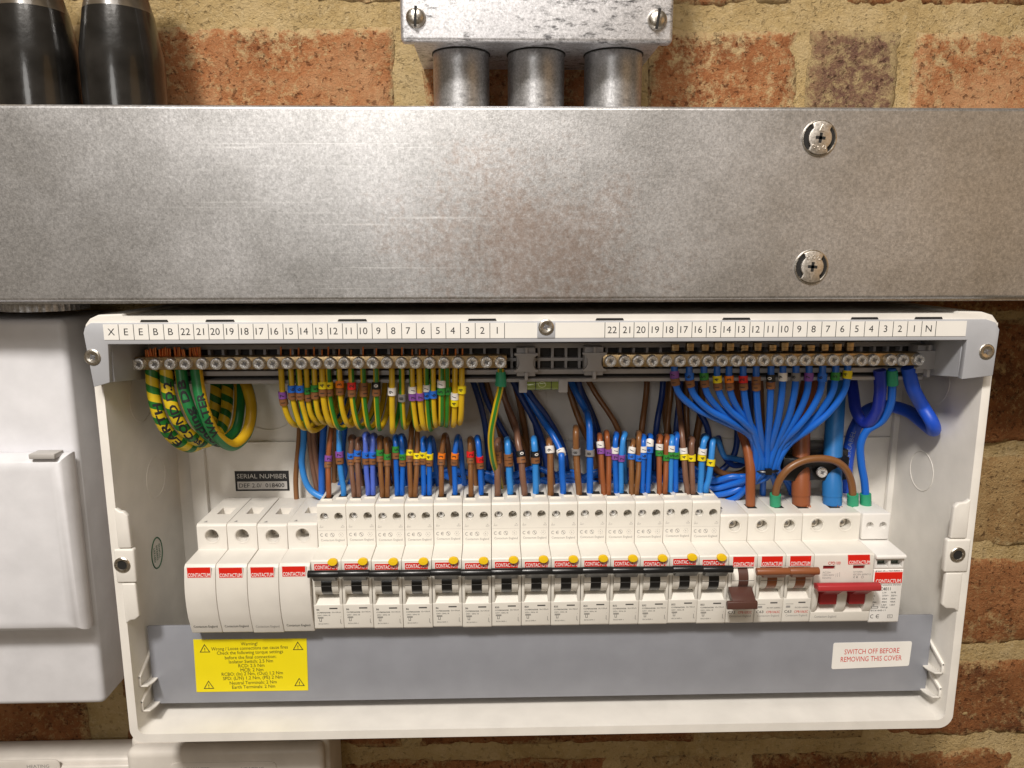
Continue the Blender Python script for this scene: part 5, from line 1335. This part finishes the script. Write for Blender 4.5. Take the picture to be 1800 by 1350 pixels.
# black two-piece clamp over the tails
CO = P(1443, 829, -34)
cl = thing('cable_clamp', CO, 'black plastic clamp with one bright screw holding the thick tails', 'cable clamp')
x0, x1 = P(1378, 815, -44)[0], P(1498, 815, -44)[0]; zt2, zb2 = P(1440, 802, -44)[2], P(1440, 846, -44)[2]
mb = MB(); pr = []
xm = (x0+x1)/2; hw = (x1-x0)/2
for k in range(17):
    u = -1+2*k/16; pr.append((xm+u*hw*.97, -41.5-3.2*(math.sin((u+1)*math.pi)**2)))
pr += [(x1, -30), (x0, -30)]
mb.prism(pr, zb2, zt2-1.6, 'z'); mb.build('saddle', BLK, cl, CO, bev=.5)
mb = MB(); mb.box(x0-.5, x1+2.5, -33, -6, zt2-3.6, zt2+1.0); mb.build('base', BLK, cl, CO, bev=.4)
c = P(1443, 829, -43); pozi(cl, (c[0], -44.2, c[2]), 3.4, ZINC, CO, 1.6, rot=.5)
# --- rear runs, dark behind the front wires
RR = [([(524, 640, -12), (526, 760, -14), (520, 840, -14), (522, 890, -14)], 1.7, BROWN, 'brown cable running down behind at the left end of the breakers'),
 ([(530, 640, -14), (534, 770, -16), (531, 820, -17), (545, 860, -18), (580, 878, -20), (640, 880, -18)], 2.1, BLUE_L, 'light blue cable curling down behind the first wires'),
 ([(548, 640, -16), (545, 770, -16), (552, 830, -15), (566, 900, -13)], 2.0, BROWN_G, 'leftmost of three grey brown cables behind the first wires'),
 ([(558, 640, -16), (552, 770, -18), (560, 830, -17), (575, 900, -14)], 1.9, BROWN_G, 'middle of three grey brown cables behind the first wires'),
 ([(566, 640, -12), (562, 770, -12), (568, 840, -12), (582, 900, -12)], 1.9, BROWN_G, 'rightmost of three grey brown cables behind the first wires'),
 ([(576, 640, -18), (570, 740, -20), (566, 810, -20), (566, 900, -16)], 2.2, BLUE, 'blue cable running straight down behind the violet tagged wires'),
 ([(600, 640, -12), (592, 745, -20), (588, 830, -18), (590, 900, -14)], 1.7, BROWN, 'brown cable hidden behind the violet tagged brown wire'),
 ([(612, 700, -24), (602, 800, -24), (606, 830, -24), (590, 870, -20)], 2.0, BLUE, 'blue cable hidden behind the violet tagged blue wire'),
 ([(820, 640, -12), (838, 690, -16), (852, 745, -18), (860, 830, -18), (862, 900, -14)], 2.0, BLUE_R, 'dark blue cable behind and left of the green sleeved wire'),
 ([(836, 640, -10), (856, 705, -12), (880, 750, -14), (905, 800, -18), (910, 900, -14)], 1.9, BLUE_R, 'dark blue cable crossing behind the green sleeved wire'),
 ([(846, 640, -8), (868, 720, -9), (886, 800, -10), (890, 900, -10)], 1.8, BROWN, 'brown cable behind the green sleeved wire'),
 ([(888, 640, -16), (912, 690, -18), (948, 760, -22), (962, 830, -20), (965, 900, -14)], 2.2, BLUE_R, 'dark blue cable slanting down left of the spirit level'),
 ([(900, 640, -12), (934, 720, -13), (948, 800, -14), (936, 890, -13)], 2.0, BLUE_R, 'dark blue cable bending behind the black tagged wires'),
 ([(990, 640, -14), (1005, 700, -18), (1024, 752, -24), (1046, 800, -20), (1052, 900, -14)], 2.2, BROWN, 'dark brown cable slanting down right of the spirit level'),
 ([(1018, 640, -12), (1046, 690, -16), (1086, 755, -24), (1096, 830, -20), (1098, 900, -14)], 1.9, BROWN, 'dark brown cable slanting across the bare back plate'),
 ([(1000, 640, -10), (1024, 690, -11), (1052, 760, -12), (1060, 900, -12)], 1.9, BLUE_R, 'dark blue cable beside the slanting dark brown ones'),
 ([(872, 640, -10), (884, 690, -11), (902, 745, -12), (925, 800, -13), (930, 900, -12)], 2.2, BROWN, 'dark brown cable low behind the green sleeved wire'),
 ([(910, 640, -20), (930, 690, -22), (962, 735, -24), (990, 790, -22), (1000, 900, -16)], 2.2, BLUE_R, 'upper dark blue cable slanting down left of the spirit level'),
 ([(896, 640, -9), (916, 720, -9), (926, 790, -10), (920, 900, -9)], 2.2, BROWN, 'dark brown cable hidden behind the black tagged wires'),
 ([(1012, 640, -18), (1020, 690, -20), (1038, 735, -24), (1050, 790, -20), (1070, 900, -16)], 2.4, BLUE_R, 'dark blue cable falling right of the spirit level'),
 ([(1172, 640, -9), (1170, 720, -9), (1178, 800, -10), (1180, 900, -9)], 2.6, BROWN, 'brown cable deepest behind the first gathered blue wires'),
 ([(1202, 640, -8), (1200, 720, -8), (1198, 800, -9), (1200, 900, -9)], 2.6, BLUE_R, 'shaded blue cable deepest behind the first gathered blue wires'),
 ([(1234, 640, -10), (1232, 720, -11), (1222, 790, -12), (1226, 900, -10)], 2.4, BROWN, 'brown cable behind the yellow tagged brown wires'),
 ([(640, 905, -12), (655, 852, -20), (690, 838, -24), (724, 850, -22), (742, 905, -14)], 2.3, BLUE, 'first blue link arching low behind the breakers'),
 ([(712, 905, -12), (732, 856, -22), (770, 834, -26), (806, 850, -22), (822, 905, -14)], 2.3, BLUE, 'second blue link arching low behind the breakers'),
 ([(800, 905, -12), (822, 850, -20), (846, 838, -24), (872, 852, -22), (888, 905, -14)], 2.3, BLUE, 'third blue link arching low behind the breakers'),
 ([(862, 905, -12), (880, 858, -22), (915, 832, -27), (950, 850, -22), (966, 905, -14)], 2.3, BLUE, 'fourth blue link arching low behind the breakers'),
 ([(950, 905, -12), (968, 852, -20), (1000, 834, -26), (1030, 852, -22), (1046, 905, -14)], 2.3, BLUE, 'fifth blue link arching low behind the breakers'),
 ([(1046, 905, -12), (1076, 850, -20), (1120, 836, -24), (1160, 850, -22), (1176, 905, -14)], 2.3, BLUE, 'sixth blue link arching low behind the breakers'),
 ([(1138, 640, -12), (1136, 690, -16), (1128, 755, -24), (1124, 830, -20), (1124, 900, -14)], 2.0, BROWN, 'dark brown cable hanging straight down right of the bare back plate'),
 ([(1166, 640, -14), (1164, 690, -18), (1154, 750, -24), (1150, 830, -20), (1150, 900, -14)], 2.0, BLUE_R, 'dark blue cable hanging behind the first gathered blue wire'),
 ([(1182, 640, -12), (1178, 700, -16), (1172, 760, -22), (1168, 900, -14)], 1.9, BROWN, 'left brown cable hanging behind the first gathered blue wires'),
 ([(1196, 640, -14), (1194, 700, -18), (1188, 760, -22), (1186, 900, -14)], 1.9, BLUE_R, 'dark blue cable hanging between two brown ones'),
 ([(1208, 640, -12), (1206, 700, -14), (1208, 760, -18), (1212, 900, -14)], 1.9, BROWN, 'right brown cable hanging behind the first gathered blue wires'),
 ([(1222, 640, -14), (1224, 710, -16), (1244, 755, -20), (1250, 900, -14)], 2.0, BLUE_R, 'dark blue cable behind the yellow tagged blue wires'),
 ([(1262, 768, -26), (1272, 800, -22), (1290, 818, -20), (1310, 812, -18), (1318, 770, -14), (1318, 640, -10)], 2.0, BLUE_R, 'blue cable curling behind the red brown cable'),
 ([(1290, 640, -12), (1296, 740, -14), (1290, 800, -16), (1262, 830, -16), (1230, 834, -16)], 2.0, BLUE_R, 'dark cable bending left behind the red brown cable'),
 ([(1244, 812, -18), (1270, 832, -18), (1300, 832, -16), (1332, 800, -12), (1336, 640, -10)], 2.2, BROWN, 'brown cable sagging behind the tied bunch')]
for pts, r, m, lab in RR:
    cable('rear_cable', PP(*pts), r, m, lab, 'cable', 'cables running behind', n=10)
